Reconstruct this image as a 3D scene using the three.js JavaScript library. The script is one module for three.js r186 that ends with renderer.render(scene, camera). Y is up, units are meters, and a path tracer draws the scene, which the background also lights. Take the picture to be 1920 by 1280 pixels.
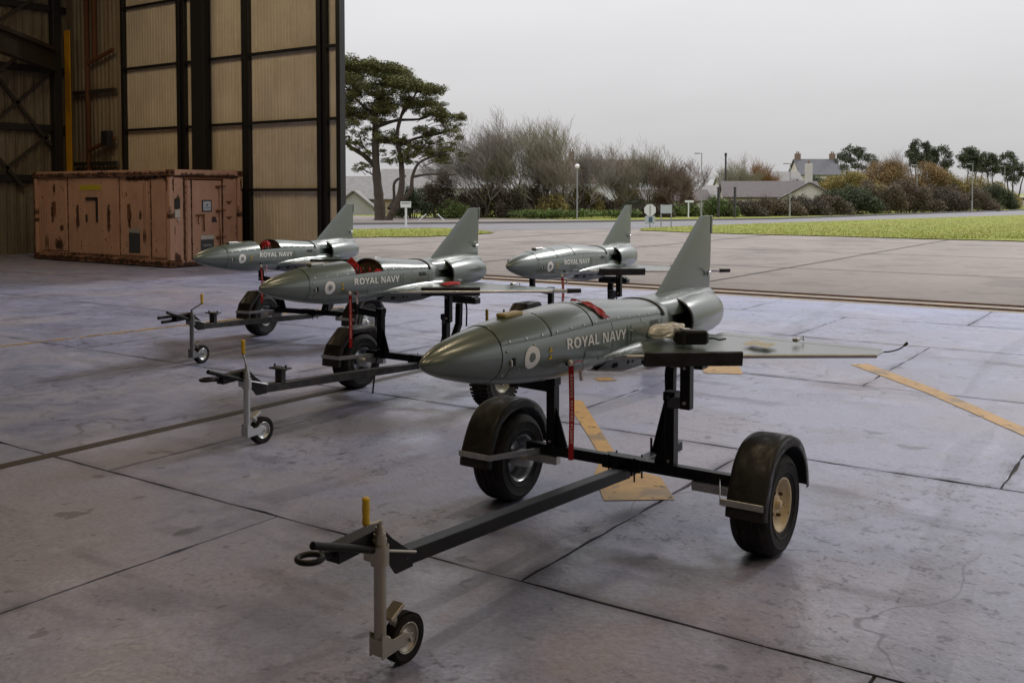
import * as THREE from 'three';
import { mergeGeometries, toCreasedNormals } from 'three/addons/utils/BufferGeometryUtils.js';
import { ConvexGeometry } from 'three/addons/geometries/ConvexGeometry.js';
import { RectAreaLightUniformsLib } from 'three/addons/lights/RectAreaLightUniformsLib.js';
RectAreaLightUniformsLib.init();

// ---------------------------------------------------------------- camera, sky, sun, exposure
// Site axes: u runs along the hangar door (to the right), w runs out of the door, h is height. World = (u, h, -w).
const scene = new THREE.Scene();
const camera = new THREE.PerspectiveCamera(37.78, 1920 / 1280, 0.1, 4000);
camera.position.set(0, 1.845, 0);
camera.rotation.order = 'YXZ';
camera.rotation.set(-2.5 * Math.PI / 180, 34.6 * Math.PI / 180, 0);
camera.setViewOffset(1920, 1280, 0, 196.4, 1920, 1280);      // lens shifted down: keeps uprights upright

const renderer = new THREE.WebGLRenderer({ antialias: true });
renderer.toneMapping = THREE.LinearToneMapping;
renderer.toneMappingExposure = 1.08;
renderer.shadowMap.enabled = true;

// ---- small noise kit (seeded)
function rng(seed) { let a = seed >>> 0; return () => { a = (a + 0x6D2B79F5) >>> 0; let t = a; t = Math.imul(t ^ (t >>> 15), t | 1); t ^= t + Math.imul(t ^ (t >>> 7), t | 61); return ((t ^ (t >>> 14)) >>> 0) / 4294967296; }; }
const NT = new Float32Array(65536); { const r = rng(77); for (let i = 0; i < 65536; i++) NT[i] = r(); }
function vn(x, y) {
  const xi = Math.floor(x), yi = Math.floor(y); let fx = x - xi, fy = y - yi; fx = fx * fx * (3 - 2 * fx); fy = fy * fy * (3 - 2 * fy);
  const a = xi & 255, b = (xi + 1) & 255, c = (yi & 255) << 8, d = ((yi + 1) & 255) << 8;
  const p = NT[c + a], q = NT[c + b], s = NT[d + a], t = NT[d + b];
  return p + (q - p) * fx + (s - p) * fy + (p - q - s + t) * fx * fy;
}
function fbm(x, y, o = 4) { let v = 0, a = 0.5, n = 0; for (let i = 0; i < o; i++) { v += a * vn(x, y); n += a; a *= 0.5; x = x * 2.03 + 17.3; y = y * 2.01 + 9.1; } return v / n; }
const clamp = (x, a = 0, b = 1) => Math.min(b, Math.max(a, x));
const sm = (a, b, x) => { const t = clamp((x - a) / (b - a)); return t * t * (3 - 2 * t); };
const lerp = (a, b, t) => a + (b - a) * t;

// ---- overcast sky: an even grey deck, a little brighter overhead, soft cloud mottling
{
  const W = 1024, Hh = 512, d = new Float32Array(W * Hh * 4);
  for (let y = 0; y < Hh; y++) {
    const el = ((y + 0.5) / Hh - 0.5) * Math.PI;                   // row 0 is the bottom
    for (let x = 0; x < W; x++) {
      const az = (x + 0.5) / W * Math.PI * 2, i = (y * W + x) * 4;
      const s = Math.max(0, Math.sin(el)), k = 1 / (0.12 + s);
      const c = fbm(Math.cos(az) * k * 2.2 + 40, Math.sin(az) * k * 2.2 + 40, 5);
      let L = (0.478 + 1.46 * s) * (0.965 + 0.07 * c);
      if (el < 0) L = 0.25;
      d[i] = L * (1.012 - 0.06 * s); d[i + 1] = L * 0.995; d[i + 2] = L * (1.003 + 0.09 * s); d[i + 3] = 1;
    }
  }
  const t = new THREE.DataTexture(d, W, Hh, THREE.RGBAFormat, THREE.FloatType);
  t.mapping = THREE.EquirectangularReflectionMapping; t.magFilter = THREE.LinearFilter; t.minFilter = THREE.LinearFilter; t.needsUpdate = true;
  scene.background = t; scene.environment = t;
}
const sun = new THREE.DirectionalLight(new THREE.Color().setRGB(1, 0.975, 0.94), 1.5);
sun.position.set(4, 45, -72); sun.target.position.set(-8, 0, -14);
sun.castShadow = true; sun.shadow.radius = 20; sun.shadow.mapSize.set(2048, 2048);
Object.assign(sun.shadow.camera, { left: -90, right: 90, top: 90, bottom: -90, near: 1, far: 260 });
scene.add(sun, sun.target);

// ---------------------------------------------------------------- helpers
const V = (u, h, w) => new THREE.Vector3(u, h, -w);
const D2R = Math.PI / 180;
const taken = {};
function numbered(n) { const k = taken[n] = (taken[n] ?? -1) + 1; return k ? n + '_' + String(k).padStart(3, '0') : n; }
function thing(name, label, category, pos = [0, 0, 0], yaw = 0, group) {
  const o = new THREE.Group(); o.name = numbered(name); o.position.copy(V(...pos)); o.rotation.y = yaw;
  o.userData = { label, category }; if (group) o.userData.group = group; scene.add(o); return o;
}
function prep(g) {
  g = g.index ? g.toNonIndexed() : g;
  if (!g.attributes.normal) g.computeVertexNormals();
  if (!g.attributes.uv) boxUV(g);
  for (const k of Object.keys(g.attributes)) if (!['position', 'normal', 'uv', 'color'].includes(k)) g.deleteAttribute(k);
  return g;
}
function boxUV(g) {
  const p = g.attributes.position, n = g.attributes.normal, uv = new Float32Array(p.count * 2);
  for (let i = 0; i < p.count; i++) {
    const ax = Math.abs(n.getX(i)), ay = Math.abs(n.getY(i)), az = Math.abs(n.getZ(i)), x = p.getX(i), y = p.getY(i), z = p.getZ(i);
    const [a, b] = ay >= ax && ay >= az ? [x, z] : ax >= az ? [z, y] : [x, y];
    uv[2 * i] = a; uv[2 * i + 1] = b;
  }
  g.setAttribute('uv', new THREE.BufferAttribute(uv, 2)); return g;
}
function part(name, geos, m, parent, label) {
  const l = (Array.isArray(geos) ? geos : [geos]).map(prep);
  const o = new THREE.Mesh(l.length > 1 ? mergeGeometries(l) : l[0], m);
  o.name = parent === scene ? numbered(name) : name; o.castShadow = o.receiveShadow = true; if (label) o.userData.label = label; parent.add(o); return o;
}
function single(name, label, category, geos, m, group) { const o = part(name, geos, m, scene); o.userData = { label, category }; if (group) o.userData.group = group; return o; }
function structure(name, geos, m) { const o = part(name, geos, m, scene); o.userData = { kind: 'structure' }; return o; }
function stuff(o) { o.userData.kind = 'stuff'; return o; }
// chamfered box centred at (u,h,w); sizes along u,h,w
const chCache = {};
function cbox(su, sh, sw, u = 0, h = 0, w = 0, c = 0.004, rot) {
  c = Math.min(c, su * 0.4, sh * 0.4, sw * 0.4);
  const key = [su, sh, sw, c].join();
  let g = chCache[key];
  if (!g) {
    const a = su / 2, b = sh / 2, d = sw / 2, pts = [];
    for (const x of [-1, 1]) for (const y of [-1, 1]) for (const z of [-1, 1]) {
      pts.push(new THREE.Vector3(x * a, y * (b - c), z * (d - c)), new THREE.Vector3(x * (a - c), y * b, z * (d - c)), new THREE.Vector3(x * (a - c), y * (b - c), z * d));
    }
    g = chCache[key] = boxUV(new ConvexGeometry(pts));
  }
  g = g.clone(); if (rot) { if (rot[0]) g.rotateX(rot[0]); if (rot[2]) g.rotateZ(rot[2]); if (rot[1]) g.rotateY(rot[1]); }
  return g.translate(u, h, -w);
}
function box(su, sh, sw, u = 0, h = 0, w = 0) { return boxUV(new THREE.BoxGeometry(su, sh, sw).toNonIndexed().translate(u, h, -w)); }
// square bar from p to q (arrays u,h,w), sizes a (sideways) x b (up)
function bar(p, q, a, b = a, c = 0.003) {
  const P = V(...p), Q = V(...q), d = Q.clone().sub(P), L = d.length(); d.normalize();
  const g = cbox(a, b, L, 0, 0, 0, c);
  const up = Math.abs(d.y) > 0.95 ? new THREE.Vector3(0, 0, 1) : new THREE.Vector3(0, 1, 0);
  const m = new THREE.Matrix4().lookAt(Q, P, up); g.applyMatrix4(m); const mid = P.add(Q).multiplyScalar(0.5);
  return g.translate(mid.x, mid.y, mid.z);
}
function rod(p, q, r, r2 = r, n = 10) {
  const P = V(...p), Q = V(...q), d = Q.clone().sub(P), L = d.length();
  const g = new THREE.CylinderGeometry(r2, r, L, n, 1); g.applyQuaternion(new THREE.Quaternion().setFromUnitVectors(new THREE.Vector3(0, 1, 0), d.normalize()));
  const mid = P.add(Q).multiplyScalar(0.5); return g.translate(mid.x, mid.y, mid.z);
}
function tube(pts, r, n = 24, k = 7) { return new THREE.TubeGeometry(new THREE.CatmullRomCurve3(pts.map((p) => V(...p))), n, r, k); }
// surface through rows of points; smooth normals
function loft(rows, closed = false) {
  const m = rows.length, n = rows[0].length, pos = [], uv = [], idx = [];
  for (let i = 0; i < m; i++) for (let j = 0; j < n; j++) { const p = rows[i][j]; pos.push(p.x, p.y, p.z); uv.push(j / (n - 1), i / (m - 1)); }
  for (let i = 0; i < m - 1; i++) for (let j = 0; j < n - 1 + (closed ? 1 : 0); j++) {
    const a = i * n + j, b = i * n + (j + 1) % n, c = a + n, d = b === i * n ? (i + 1) * n : b + n; idx.push(a, b, d, a, d, c);
  }
  const g = new THREE.BufferGeometry(); g.setAttribute('position', new THREE.Float32BufferAttribute(pos, 3)); g.setAttribute('uv', new THREE.Float32BufferAttribute(uv, 2));
  g.setIndex(idx); g.computeVertexNormals(); return g;
}
// flat polygon on the ground (array of [u,w]) at height h
function ground(poly, h, metres = 1) {
  const s = new THREE.Shape(poly.map(([u, w]) => new THREE.Vector2(u, w))); const g = new THREE.ShapeGeometry(s).toNonIndexed();
  const p = g.attributes.position, uv = g.attributes.uv, n = g.attributes.normal;
  for (let i = 0; i < p.count; i++) { const u = p.getX(i), w = p.getY(i); p.setXYZ(i, u, h, -w); uv.setXY(i, u / metres, w / metres); n.setXYZ(i, 0, 1, 0); }
  return g;
}
const flat = (g) => (g.index ? g.toNonIndexed() : g);
// extruded outline (array of [a,b]); plane 'wh' = outline in w/h and depth along u, 'uh' = outline in u/h and depth along w
function prism(poly, depth, plane, off, bevel = 0) {
  const s = new THREE.Shape(poly.map(([a, b]) => new THREE.Vector2(a, b)));
  const g = new THREE.ExtrudeGeometry(s, { depth, bevelEnabled: bevel > 0, bevelSize: bevel, bevelThickness: bevel, bevelSegments: 1, steps: 1 });
  g.translate(0, 0, -depth / 2); if (plane === 'wh') g.rotateY(Math.PI / 2);       // a -> -z = +w
  return boxUV(flat(g).translate(off[0], off[1], -off[2]));
}
function tex(W, Hh, fn, srgb = true) {
  const d = new Uint8Array(W * Hh * 4), o = [0, 0, 0];
  for (let y = 0; y < Hh; y++) for (let x = 0; x < W; x++) {
    const i = (y * W + x) * 4, c = fn(x, y, o);
    for (let k = 0; k < 3; k++) { const v = clamp(c[k]); d[i + k] = 255 * (srgb ? (v <= 0.0031308 ? 12.92 * v : 1.055 * Math.pow(v, 1 / 2.4) - 0.055) : v) + 0.5; } d[i + 3] = 255;
  }
  const t = new THREE.DataTexture(d, W, Hh, THREE.RGBAFormat); t.wrapS = t.wrapT = THREE.RepeatWrapping; t.magFilter = THREE.LinearFilter; t.minFilter = THREE.LinearMipmapLinearFilter; t.generateMipmaps = true;
  if (srgb) t.colorSpace = THREE.SRGBColorSpace; t.needsUpdate = true; return t;
}
const rep = (t, a, b = a) => { const c = t.clone(); c.repeat.set(a, b); c.needsUpdate = true; return c; };
const C = (r, g, b) => new THREE.Color().setRGB(r, g, b);
const mat = (c, roughness = 0.6, metalness = 0, x = {}) => new THREE.MeshStandardMaterial({ color: C(...c), roughness, metalness, ...x });
const phys = (c, roughness = 0.6, metalness = 0, x = {}) => new THREE.MeshPhysicalMaterial({ color: C(...c), roughness, metalness, ...x });

// tiling grain textures
const NW = (x, y, S, f, o) => { // tileable fbm by wrapping the lattice: f must divide 256
  let v = 0, a = 0.5, n = 0; for (let i = 0; i < o; i++) { const F = f << i; const X = x / S * F, Y = y / S * F; const xi = Math.floor(X), yi = Math.floor(Y); let fx = X - xi, fy = Y - yi; fx = fx * fx * (3 - 2 * fx); fy = fy * fy * (3 - 2 * fy);
    const A = (xi % F) & 255, B = ((xi + 1) % F) & 255, Cc = (((yi % F) + 37 * i) & 255) << 8, Dd = ((((yi + 1) % F) + 37 * i) & 255) << 8;
    const p = NT[Cc + A], q = NT[Cc + B], s = NT[Dd + A], t = NT[Dd + B]; v += a * (p + (q - p) * fx + (s - p) * fy + (p - q - s + t) * fx * fy); n += a; a *= 0.62; } return v / n; };
const grainBump = tex(512, 512, (x, y, o) => { const v = NW(x, y, 512, 32, 4); o[0] = o[1] = o[2] = v; return o; }, false);
const blotch = tex(512, 512, (x, y, o) => { const v = NW(x, y, 512, 4, 5); o[0] = o[1] = o[2] = v; return o; }, false);
const wearRough = (lo, hi) => tex(256, 256, (x, y, o) => { const v = lo + (hi - lo) * sm(0.3, 0.7, NW(x, y, 256, 8, 4)); o[0] = o[1] = o[2] = v; return o; }, false);
// ---------------------------------------------------------------- hangar floor
const inPoly = (u, w, P) => { let c = false; for (let i = 0, j = P.length - 1; i < P.length; j = i++) { const [a, b] = P[i], [p, q] = P[j]; if ((b > w) !== (q > w) && u < (p - a) * (w - b) / (q - b) + a) c = !c; } return c; };
const rows = [-11.0, -8.0, -5.03, -2.06, 0.92, 3.87, 6.80, 9.72, 12.62, 15.0, 17.0];       // slab joints across the hangar
const jointU = (r) => (r % 2 ? -2.62 : -0.98);                                             // staggered from row to row
const PITCH = 3.32;
function floorAt(u, w, o) {
  const wx = u + 0.25 * (vn(u * 1.3, w * 1.3) - 0.5), wy = w + 0.25 * (vn(u * 1.3 + 50, w * 1.3) - 0.5);
  const n1 = fbm(wx * 0.33 + 3, wy * 0.33 + 8, 4), n2 = fbm(wx * 1.6, wy * 1.6, 4), n3 = fbm(u * 9, w * 9, 3), n4 = vn(u * 60, w * 60), n5 = fbm(u * 0.9 + 31, w * 3.2 + 7, 4);
  let c = 1;                                                                               // sealed blue-grey floor paint, rubbed through in patches
  const worn = sm(0.46, 0.66, n1 * 0.5 + n2 * 0.35 + n3 * 0.15) * 0.62;                                 // coat rubbed through
  c *= 1 - worn;
  let r = lerp(0.232, 0.300, c), g = lerp(0.226, 0.325, c), b = lerp(0.272, 0.490, c);
  let k = 0.80 + 0.36 * n1 + 0.40 * (n2 - 0.5) + 0.30 * (n3 - 0.5) + 0.26 * (n4 - 0.5) + 0.16 * (vn(u * 140, w * 140) - 0.5);
  const stain = sm(0.60, 0.78, n5) * 0.5; k *= 1 - stain * 0.5;                             // rubbed-in dirt lying in streaks
  const spot = sm(0.80, 0.86, fbm(u * 5.3 + 9, w * 5.3 + 4, 3)); k *= 1 - 0.45 * spot;      // oil spots
  const pit = sm(0.90, 0.95, vn(u * 34, w * 34)) * sm(0.45, 0.65, n2); k *= 1 - 0.45 * pit;
  const g5 = vn(u * 17 + 3, w * 17), grit = sm(0.62, 0.8, g5 * 0.5 + n4 * 0.5) * sm(0.42, 0.62, fbm(u * 0.8 + 60, w * 0.8, 3)); k *= 1 - 0.42 * grit;      // gritty, rubbed areas
  const cr = Math.abs(fbm(u * 0.55 + 11, w * 0.55 + 23, 5) - 0.5); k *= 1 - 0.5 * sm(0.0035, 0.0012, cr) * sm(0.5, 0.6, fbm(u * 0.4, w * 0.4 + 40, 2));   // hairline cracks
  const pale = sm(0.66, 0.74, fbm(u * 2.3 + 77, w * 2.3 + 5, 4)); k *= 1 + 0.16 * pale;    // scraped patches
  // tyre marks
  for (const [tu, wd, ph] of [[-7.35, 0.16, 1], [-8.4, 0.14, 3], [-4.6, 0.12, 5], [-1.3, 0.15, 7]]) { const x = u - tu - 0.45 * Math.sin(w * 0.32 + ph); if (Math.abs(x) < wd && w > 4) k *= 1 - 0.20 * sm(0.35, 0.65, fbm(u * 6, w * 0.8 + ph * 9, 3)); }
  // dirt packed along the joints
  let ri = 0; while (ri < rows.length - 1 && w > rows[ri + 1]) ri++;
  const dj = Math.min(Math.abs(w - rows[ri]), Math.abs((rows[ri + 1] ?? 99) - w)), uu = (((u - jointU(ri)) % PITCH) + PITCH) % PITCH, dk = Math.min(uu, PITCH - uu);
  const dd = Math.min(dj, dk), grime = Math.exp(-dd / (0.02 + 0.05 * n2)) * sm(0.3, 0.7, fbm(u * 3 + 5, w * 3, 3)); k *= 1 - 0.6 * grime;
  const smear = Math.exp(-Math.pow((u + 2.62 + 0.1 * (n2 - 0.5)) / (0.035 + 0.10 * n1), 2)) * sm(3.6, 3.95, w) * sm(5.6, 4.4, w) * sm(0.3, 0.6, fbm(u * 7, w * 2.5 + 4, 3)); k *= 1 - 0.62 * smear;   // black spill run along one joint
  const warm = sm(0.5, 0.75, fbm(u * 0.7 + 80, w * 0.7 + 3, 3)) * 0.08;
  o[0] = r * k * (1 + warm); o[1] = g * k; o[2] = b * k * (1 - warm);
  o[3] = clamp(lerp(0.56, 0.35, c) + 0.22 * (n2 - 0.5) + 0.15 * grit + 0.16 * (n3 - 0.5) + 0.25 * stain + 0.2 * grime, 0.12, 0.8);
  return o;
}
function floorMaterial(u0, w0, span, N, s) {
  const o = [0, 0, 0, 0], M = N >> s, rough = new Float32Array(M * M), m = tex(N, N, (x, y) => { floorAt(u0 + (x + 0.5) / N * span, w0 + (y + 0.5) / N * span, o); rough[(y >> s) * M + (x >> s)] = o[3]; return o; });
  const r = tex(M, M, (x, y) => { o[0] = o[1] = o[2] = rough[y * M + x]; return o; }, false);
  return new THREE.MeshStandardMaterial({ map: m, roughnessMap: r, roughness: 1, bumpMap: rep(grainBump, span / 0.8), bumpScale: 0.0020 });
}
const FA = [-8.6, 0.4, 9.6], FB = [-30, -12, 32]   // beyond 32 m the stain map repeats, out of view;
const floorNear = floorMaterial(...FA, 2048, 0), floorFar = floorMaterial(...FB, 1536, 1);
const hangarFloor = new THREE.Group(); hangarFloor.name = 'hangar_floor'; hangarFloor.userData = { kind: 'structure' }; scene.add(hangarFloor);
const jointMat = mat([0.035, 0.03, 0.028], 0.9);
part('joint_bed', ground([[-29.4, -12], [34, -12], [34, 17.0], [-29.4, 17.0]], -0.014), jointMat, hangarFloor);
function slab(u0, u1, w0, w1, sp, rand) {
  // worn slab edges: the outline wobbles by a few millimetres and the arris is broken
  const gp = 0.007, c = 0.0015, pts = [], N = 22;
  const side = (ua, wa, ub, wb) => { for (let i = 0; i < N; i++) { const t = i / N, L = (i === 0) ? 0 : (rand() - 0.5) * 0.012 - (rand() < 0.12 ? 0.01 : 0); const nu = wb - wa, nw = -(ub - ua), l = Math.hypot(nu, nw); pts.push([lerp(ua, ub, t) + nu / l * L, lerp(wa, wb, t) + nw / l * L]); } };
  side(u0 + gp, w0 + gp, u1 - gp, w0 + gp); side(u1 - gp, w0 + gp, u1 - gp, w1 - gp); side(u1 - gp, w1 - gp, u0 + gp, w1 - gp); side(u0 + gp, w1 - gp, u0 + gp, w0 + gp);
  const top = ground(pts.map(([u, w]) => [clamp(u, u0 + gp + c, u1 - gp - c), clamp(w, w0 + gp + c, w1 - gp - c)]), 0);
  const pos = [], ring = (h, f) => pts.map(([u, w]) => f ? [clamp(u, u0 + gp + c, u1 - gp - c), h, clamp(w, w0 + gp + c, w1 - gp - c)] : [u, h, w]);
  const A = ring(0, true), B = ring(-0.0015, false), D = ring(-0.02, false), M = pts.length;
  for (const [P, Q] of [[A, B], [B, D]]) for (let i = 0; i < M; i++) { const j = (i + 1) % M; for (const v of [P[i], Q[i], P[j], P[j], Q[i], Q[j]]) pos.push(v[0], v[1], -v[2]); }
  const rim = new THREE.BufferGeometry(); rim.setAttribute('position', new THREE.Float32BufferAttribute(pos, 3)); rim.computeVertexNormals(); rim.setAttribute('uv', new THREE.Float32BufferAttribute(new Float32Array(pos.length / 3 * 2), 2));
  const g = mergeGeometries([top, rim]), p = g.attributes.position, uv = g.attributes.uv;
  for (let i = 0; i < p.count; i++) uv.setXY(i, (p.getX(i) - sp[0]) / sp[2], (-p.getZ(i) - sp[1]) / sp[2]);
  return g;
}
{
  const rand = rng(5);
  for (let r = 0; r < rows.length - 1; r++) {
    const ju = jointU(r); let k0 = Math.ceil((-29.4 - ju) / PITCH) - 1;
    for (let k = k0; ju + k * PITCH < 34; k++) {
      const u0 = Math.max(-29.4, ju + k * PITCH), u1 = Math.min(34, ju + (k + 1) * PITCH); if (u1 - u0 < 0.1) continue;
      const near = u0 >= FA[0] && u1 <= FA[0] + FA[2] && rows[r] >= FA[1] && rows[r + 1] <= FA[1] + FA[2];
      part('slab', slab(u0, u1, rows[r], rows[r + 1], near ? FA : FB, rand), near ? floorNear : floorFar, hangarFloor);
    }
  }
}
// worn paint on the floor
const paintWear = (seed, lo, hi) => tex(256, 256, (x, y, o) => { const v = sm(lo, hi, NW((x + seed * 31) % 256, y, 256, 8, 4)) ; o[0] = o[1] = o[2] = v; return o; }, false);
const yellowMap = tex(512, 512, (x, y, o) => { const v = NW(x, y, 512, 8, 5), s = sm(0.52, 0.7, NW((x + 99) % 512, y, 512, 4, 4)); const k = 0.7 + 0.5 * v; o[0] = lerp(0.47, 0.26, s) * k; o[1] = lerp(0.27, 0.17, s) * k; o[2] = lerp(0.055, 0.07, s) * k; return o; });
const wornA = paintWear(1, 0.20, 0.28), wornB = paintWear(3, 0.36, 0.55);
const floorYellow = new THREE.MeshStandardMaterial({ map: yellowMap, alphaMap: rep(wornA, 2.6), transparent: true, roughness: 0.5 });
const floorYellowFaint = new THREE.MeshStandardMaterial({ map: yellowMap, alphaMap: rep(wornB, 2.2), transparent: true, roughness: 0.55 });
const mark = (poly, m = floorYellow) => part('painted_marking', ground(poly, 0.004), m, hangarFloor);
mark([[-4.59, 7.58], [-4.47, 7.58], [-3.39, 6.2], [-3.21, 5.92], [-2.84, 5.82], [-2.56, 5.44], [-2.9, 5.18], [-3.21, 5.59], [-3.4, 6.03], [-4.28, 7.12]]);
mark([[-4.41, 9.94], [-4.06, 10.19], [-3.79, 9.64], [-4.14, 9.47]]);
mark([[-3.06, 10.86], [-2.91, 11.0], [-1.94, 9.86], [-1.05, 8.63], [-1.05, 8.38], [-2.05, 9.72]]);
mark([[-1.05, 8.63], [-0.2, 7.5], [-0.28, 7.4], [-1.05, 8.38]], floorYellow);
mark([[-4.95, 8.60], [-4.83, 8.72], [-4.68, 8.62], [-4.80, 8.48]]);
mark([[-12.0, 5.0], [-11.9, 5.0], [-11.62, 8.7], [-11.72, 8.7]], floorYellowFaint);
mark([[-11.72, 8.7], [-11.62, 8.7], [-11.3, 12.4], [-11.4, 12.4]], floorYellowFaint);
mark([[-18.9, 9.2], [-18.55, 9.5], [-18.7, 9.9], [-19.1, 9.6]], floorYellowFaint);
// dark cover strip set in the floor
const coverStrip = mat([0.03, 0.022, 0.019], 0.55, 0, { bumpMap: rep(grainBump, 6), bumpScale: 0.002 });
single('cable_cover_strip', 'long flat dark cable cover strip running straight across the hangar floor', 'cable cover', [prism([[-0.055, 0], [-0.04, 0.009], [0.04, 0.009], [0.055, 0]], 9.4, 'uh', [-6.62, 0.0005, 4.0])], coverStrip);

// threshold: concrete strip with two door rails, and the ground outside
const conc = tex(512, 512, (x, y, o) => { const v = NW(x, y, 512, 8, 5), s = NW((x + 70) % 512, y, 512, 4, 4); const k = 0.72 + 0.56 * v; const t = sm(0.45, 0.7, s); o[0] = lerp(0.26, 0.33, t) * k; o[1] = lerp(0.215, 0.24, t) * k; o[2] = lerp(0.165, 0.13, t) * k; return o; });
const rust = mat([0.13, 0.06, 0.03], 0.75, 0.2);
const threshold = new THREE.Group(); threshold.name = 'door_threshold'; threshold.userData = { kind: 'structure' }; scene.add(threshold);
part('strip', ground([[-29.4, 17.0], [34, 17.0], [34, 18.15], [-29.4, 18.15]], -0.002, 1.3), new THREE.MeshStandardMaterial({ map: conc, roughness: 0.75, bumpMap: grainBump, bumpScale: 0.003 }), threshold);
for (const w of [17.30, 17.42, 17.94, 18.06]) part('door_rail', box(62, 0.02, 0.035, 2.3, 0.006, w), rust, threshold);
const apronTex = tex(1024, 1024, (x, y, o) => { const a = NW(x, y, 1024, 4, 5), b = NW((x + 300) % 1024, y, 1024, 64, 3), c = sm(0.56, 0.72, NW(x, (y + 400) % 1024, 1024, 8, 5)); const k = (0.72 + 0.42 * a + 0.22 * (b - 0.5)) * (1 - 0.22 * c); o[0] = 0.212 * k; o[1] = 0.176 * k; o[2] = 0.148 * k; return o; });
const apronMat = new THREE.MeshStandardMaterial({ map: apronTex, roughness: 0.85, bumpMap: rep(grainBump, 8), bumpScale: 0.004 });
const apron = structure('apron', ground([[-60, 18.15], [60, 18.15], [60, 60], [-60, 60]], -0.012, 9), apronMat);
const seamMat = mat([0.09, 0.075, 0.068], 0.95);
for (const [a, b, c] of [[-40, 30, 24.4], [-40, 30, 31.6], [-40, 30, 39.0]]) part('tar_seam', ground([[a, c], [b, c - 0.4], [b, c - 0.32], [a, c + 0.08]], -0.008), seamMat, apron);
for (const u of [-24, -16, -8.5, -1]) part('tar_seam', ground([[u, 18.4], [u + 0.08, 18.4], [u + 0.4, 45], [u + 0.3, 45]], -0.004), seamMat, apron);

// ---------------------------------------------------------------- hangar shell
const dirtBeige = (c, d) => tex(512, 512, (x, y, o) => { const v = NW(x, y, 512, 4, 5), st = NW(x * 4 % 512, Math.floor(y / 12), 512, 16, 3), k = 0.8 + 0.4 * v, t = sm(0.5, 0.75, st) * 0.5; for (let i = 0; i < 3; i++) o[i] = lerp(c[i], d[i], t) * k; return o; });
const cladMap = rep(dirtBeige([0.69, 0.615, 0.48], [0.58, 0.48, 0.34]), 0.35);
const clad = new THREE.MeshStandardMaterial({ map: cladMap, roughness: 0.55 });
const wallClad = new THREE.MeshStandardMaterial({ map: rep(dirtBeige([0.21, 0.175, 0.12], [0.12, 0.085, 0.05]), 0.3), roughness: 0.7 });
const roofMat = mat([0.34, 0.26, 0.14], 0.8);
const steel = mat([0.018, 0.017, 0.017], 0.5, 0.0, { bumpMap: grainBump, bumpScale: 0.001 });
const steelBrown = mat([0.045, 0.035, 0.028], 0.6);
const rustSteel = mat([0.14, 0.055, 0.022], 0.8);
const safetyYellow = new THREE.MeshStandardMaterial({ map: rep(tex(256, 256, (x, y, o) => { const v = NW(x, y, 256, 4, 5), k = 0.75 + 0.4 * v; o[0] = 0.72 * k; o[1] = 0.36 * k; o[2] = 0.012 * k; return o; }), 0.6), roughness: 0.45 });
// ribbed sheet standing upright: from (a along axis) to b, height h0..h1; rib pitch; proud towards -w (inside)
function ribbed(a, b, h0, h1, at, pitch, depth, axis, sign = 1) {
  const prof = []; const n = Math.max(1, Math.round((b - a) / pitch)), p = (b - a) / n;
  for (let i = 0; i < n; i++) { const x = a + i * p; prof.push([x, 0], [x + p * 0.36, 0], [x + p * 0.5, depth], [x + p * 0.86, depth]); } prof.push([b, 0]);
  const pos = [], uv = [];
  const P = (t, o, h) => axis === 'u' ? [t, h, -(at - sign * o)] : [at + sign * o, h, -t];
  for (let i = 0; i < prof.length - 1; i++) { const [x, o] = prof[i], [y, q] = prof[i + 1]; for (const [s, r, h] of [[x, o, h0], [y, q, h0], [y, q, h1], [x, o, h0], [y, q, h1], [x, o, h1]]) { pos.push(...P(s, r, h)); uv.push(s, h); } }
  const g = new THREE.BufferGeometry(); g.setAttribute('position', new THREE.Float32BufferAttribute(pos, 3)); g.setAttribute('uv', new THREE.Float32BufferAttribute(uv, 2)); g.computeVertexNormals(); return g;
}
const HW = { u0: -29.4, u1: 34, w0: -12, w1: 18.4, h: 12.4, head: 10.4 };
const hangar = thing('hangar', 'open fronted steel hangar with ribbed cladding and dark braced frame', 'hangar', [0, 0, 0]);
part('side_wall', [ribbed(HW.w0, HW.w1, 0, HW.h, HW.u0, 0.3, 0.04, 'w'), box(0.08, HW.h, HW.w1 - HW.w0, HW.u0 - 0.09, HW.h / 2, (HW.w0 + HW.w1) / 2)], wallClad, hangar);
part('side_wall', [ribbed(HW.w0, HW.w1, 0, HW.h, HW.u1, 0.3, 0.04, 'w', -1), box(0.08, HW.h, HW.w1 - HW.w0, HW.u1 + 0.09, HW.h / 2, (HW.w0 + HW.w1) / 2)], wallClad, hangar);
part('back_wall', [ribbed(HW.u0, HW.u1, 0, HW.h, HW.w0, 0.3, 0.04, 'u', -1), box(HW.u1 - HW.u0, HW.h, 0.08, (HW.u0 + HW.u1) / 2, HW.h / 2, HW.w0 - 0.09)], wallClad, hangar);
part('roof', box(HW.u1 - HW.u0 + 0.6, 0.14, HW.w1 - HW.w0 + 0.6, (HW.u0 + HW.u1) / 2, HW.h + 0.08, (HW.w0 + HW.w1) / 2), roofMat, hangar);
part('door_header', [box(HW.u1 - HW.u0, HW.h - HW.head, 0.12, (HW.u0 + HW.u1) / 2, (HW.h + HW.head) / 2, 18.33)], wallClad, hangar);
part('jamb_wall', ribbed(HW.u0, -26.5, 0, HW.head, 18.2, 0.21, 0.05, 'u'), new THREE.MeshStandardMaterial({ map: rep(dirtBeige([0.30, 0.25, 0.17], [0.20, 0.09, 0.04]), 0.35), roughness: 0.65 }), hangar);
part('jamb_wall', box(2.0, HW.head, 0.1, 33.0, HW.head / 2, 18.3), wallClad, hangar);
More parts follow.
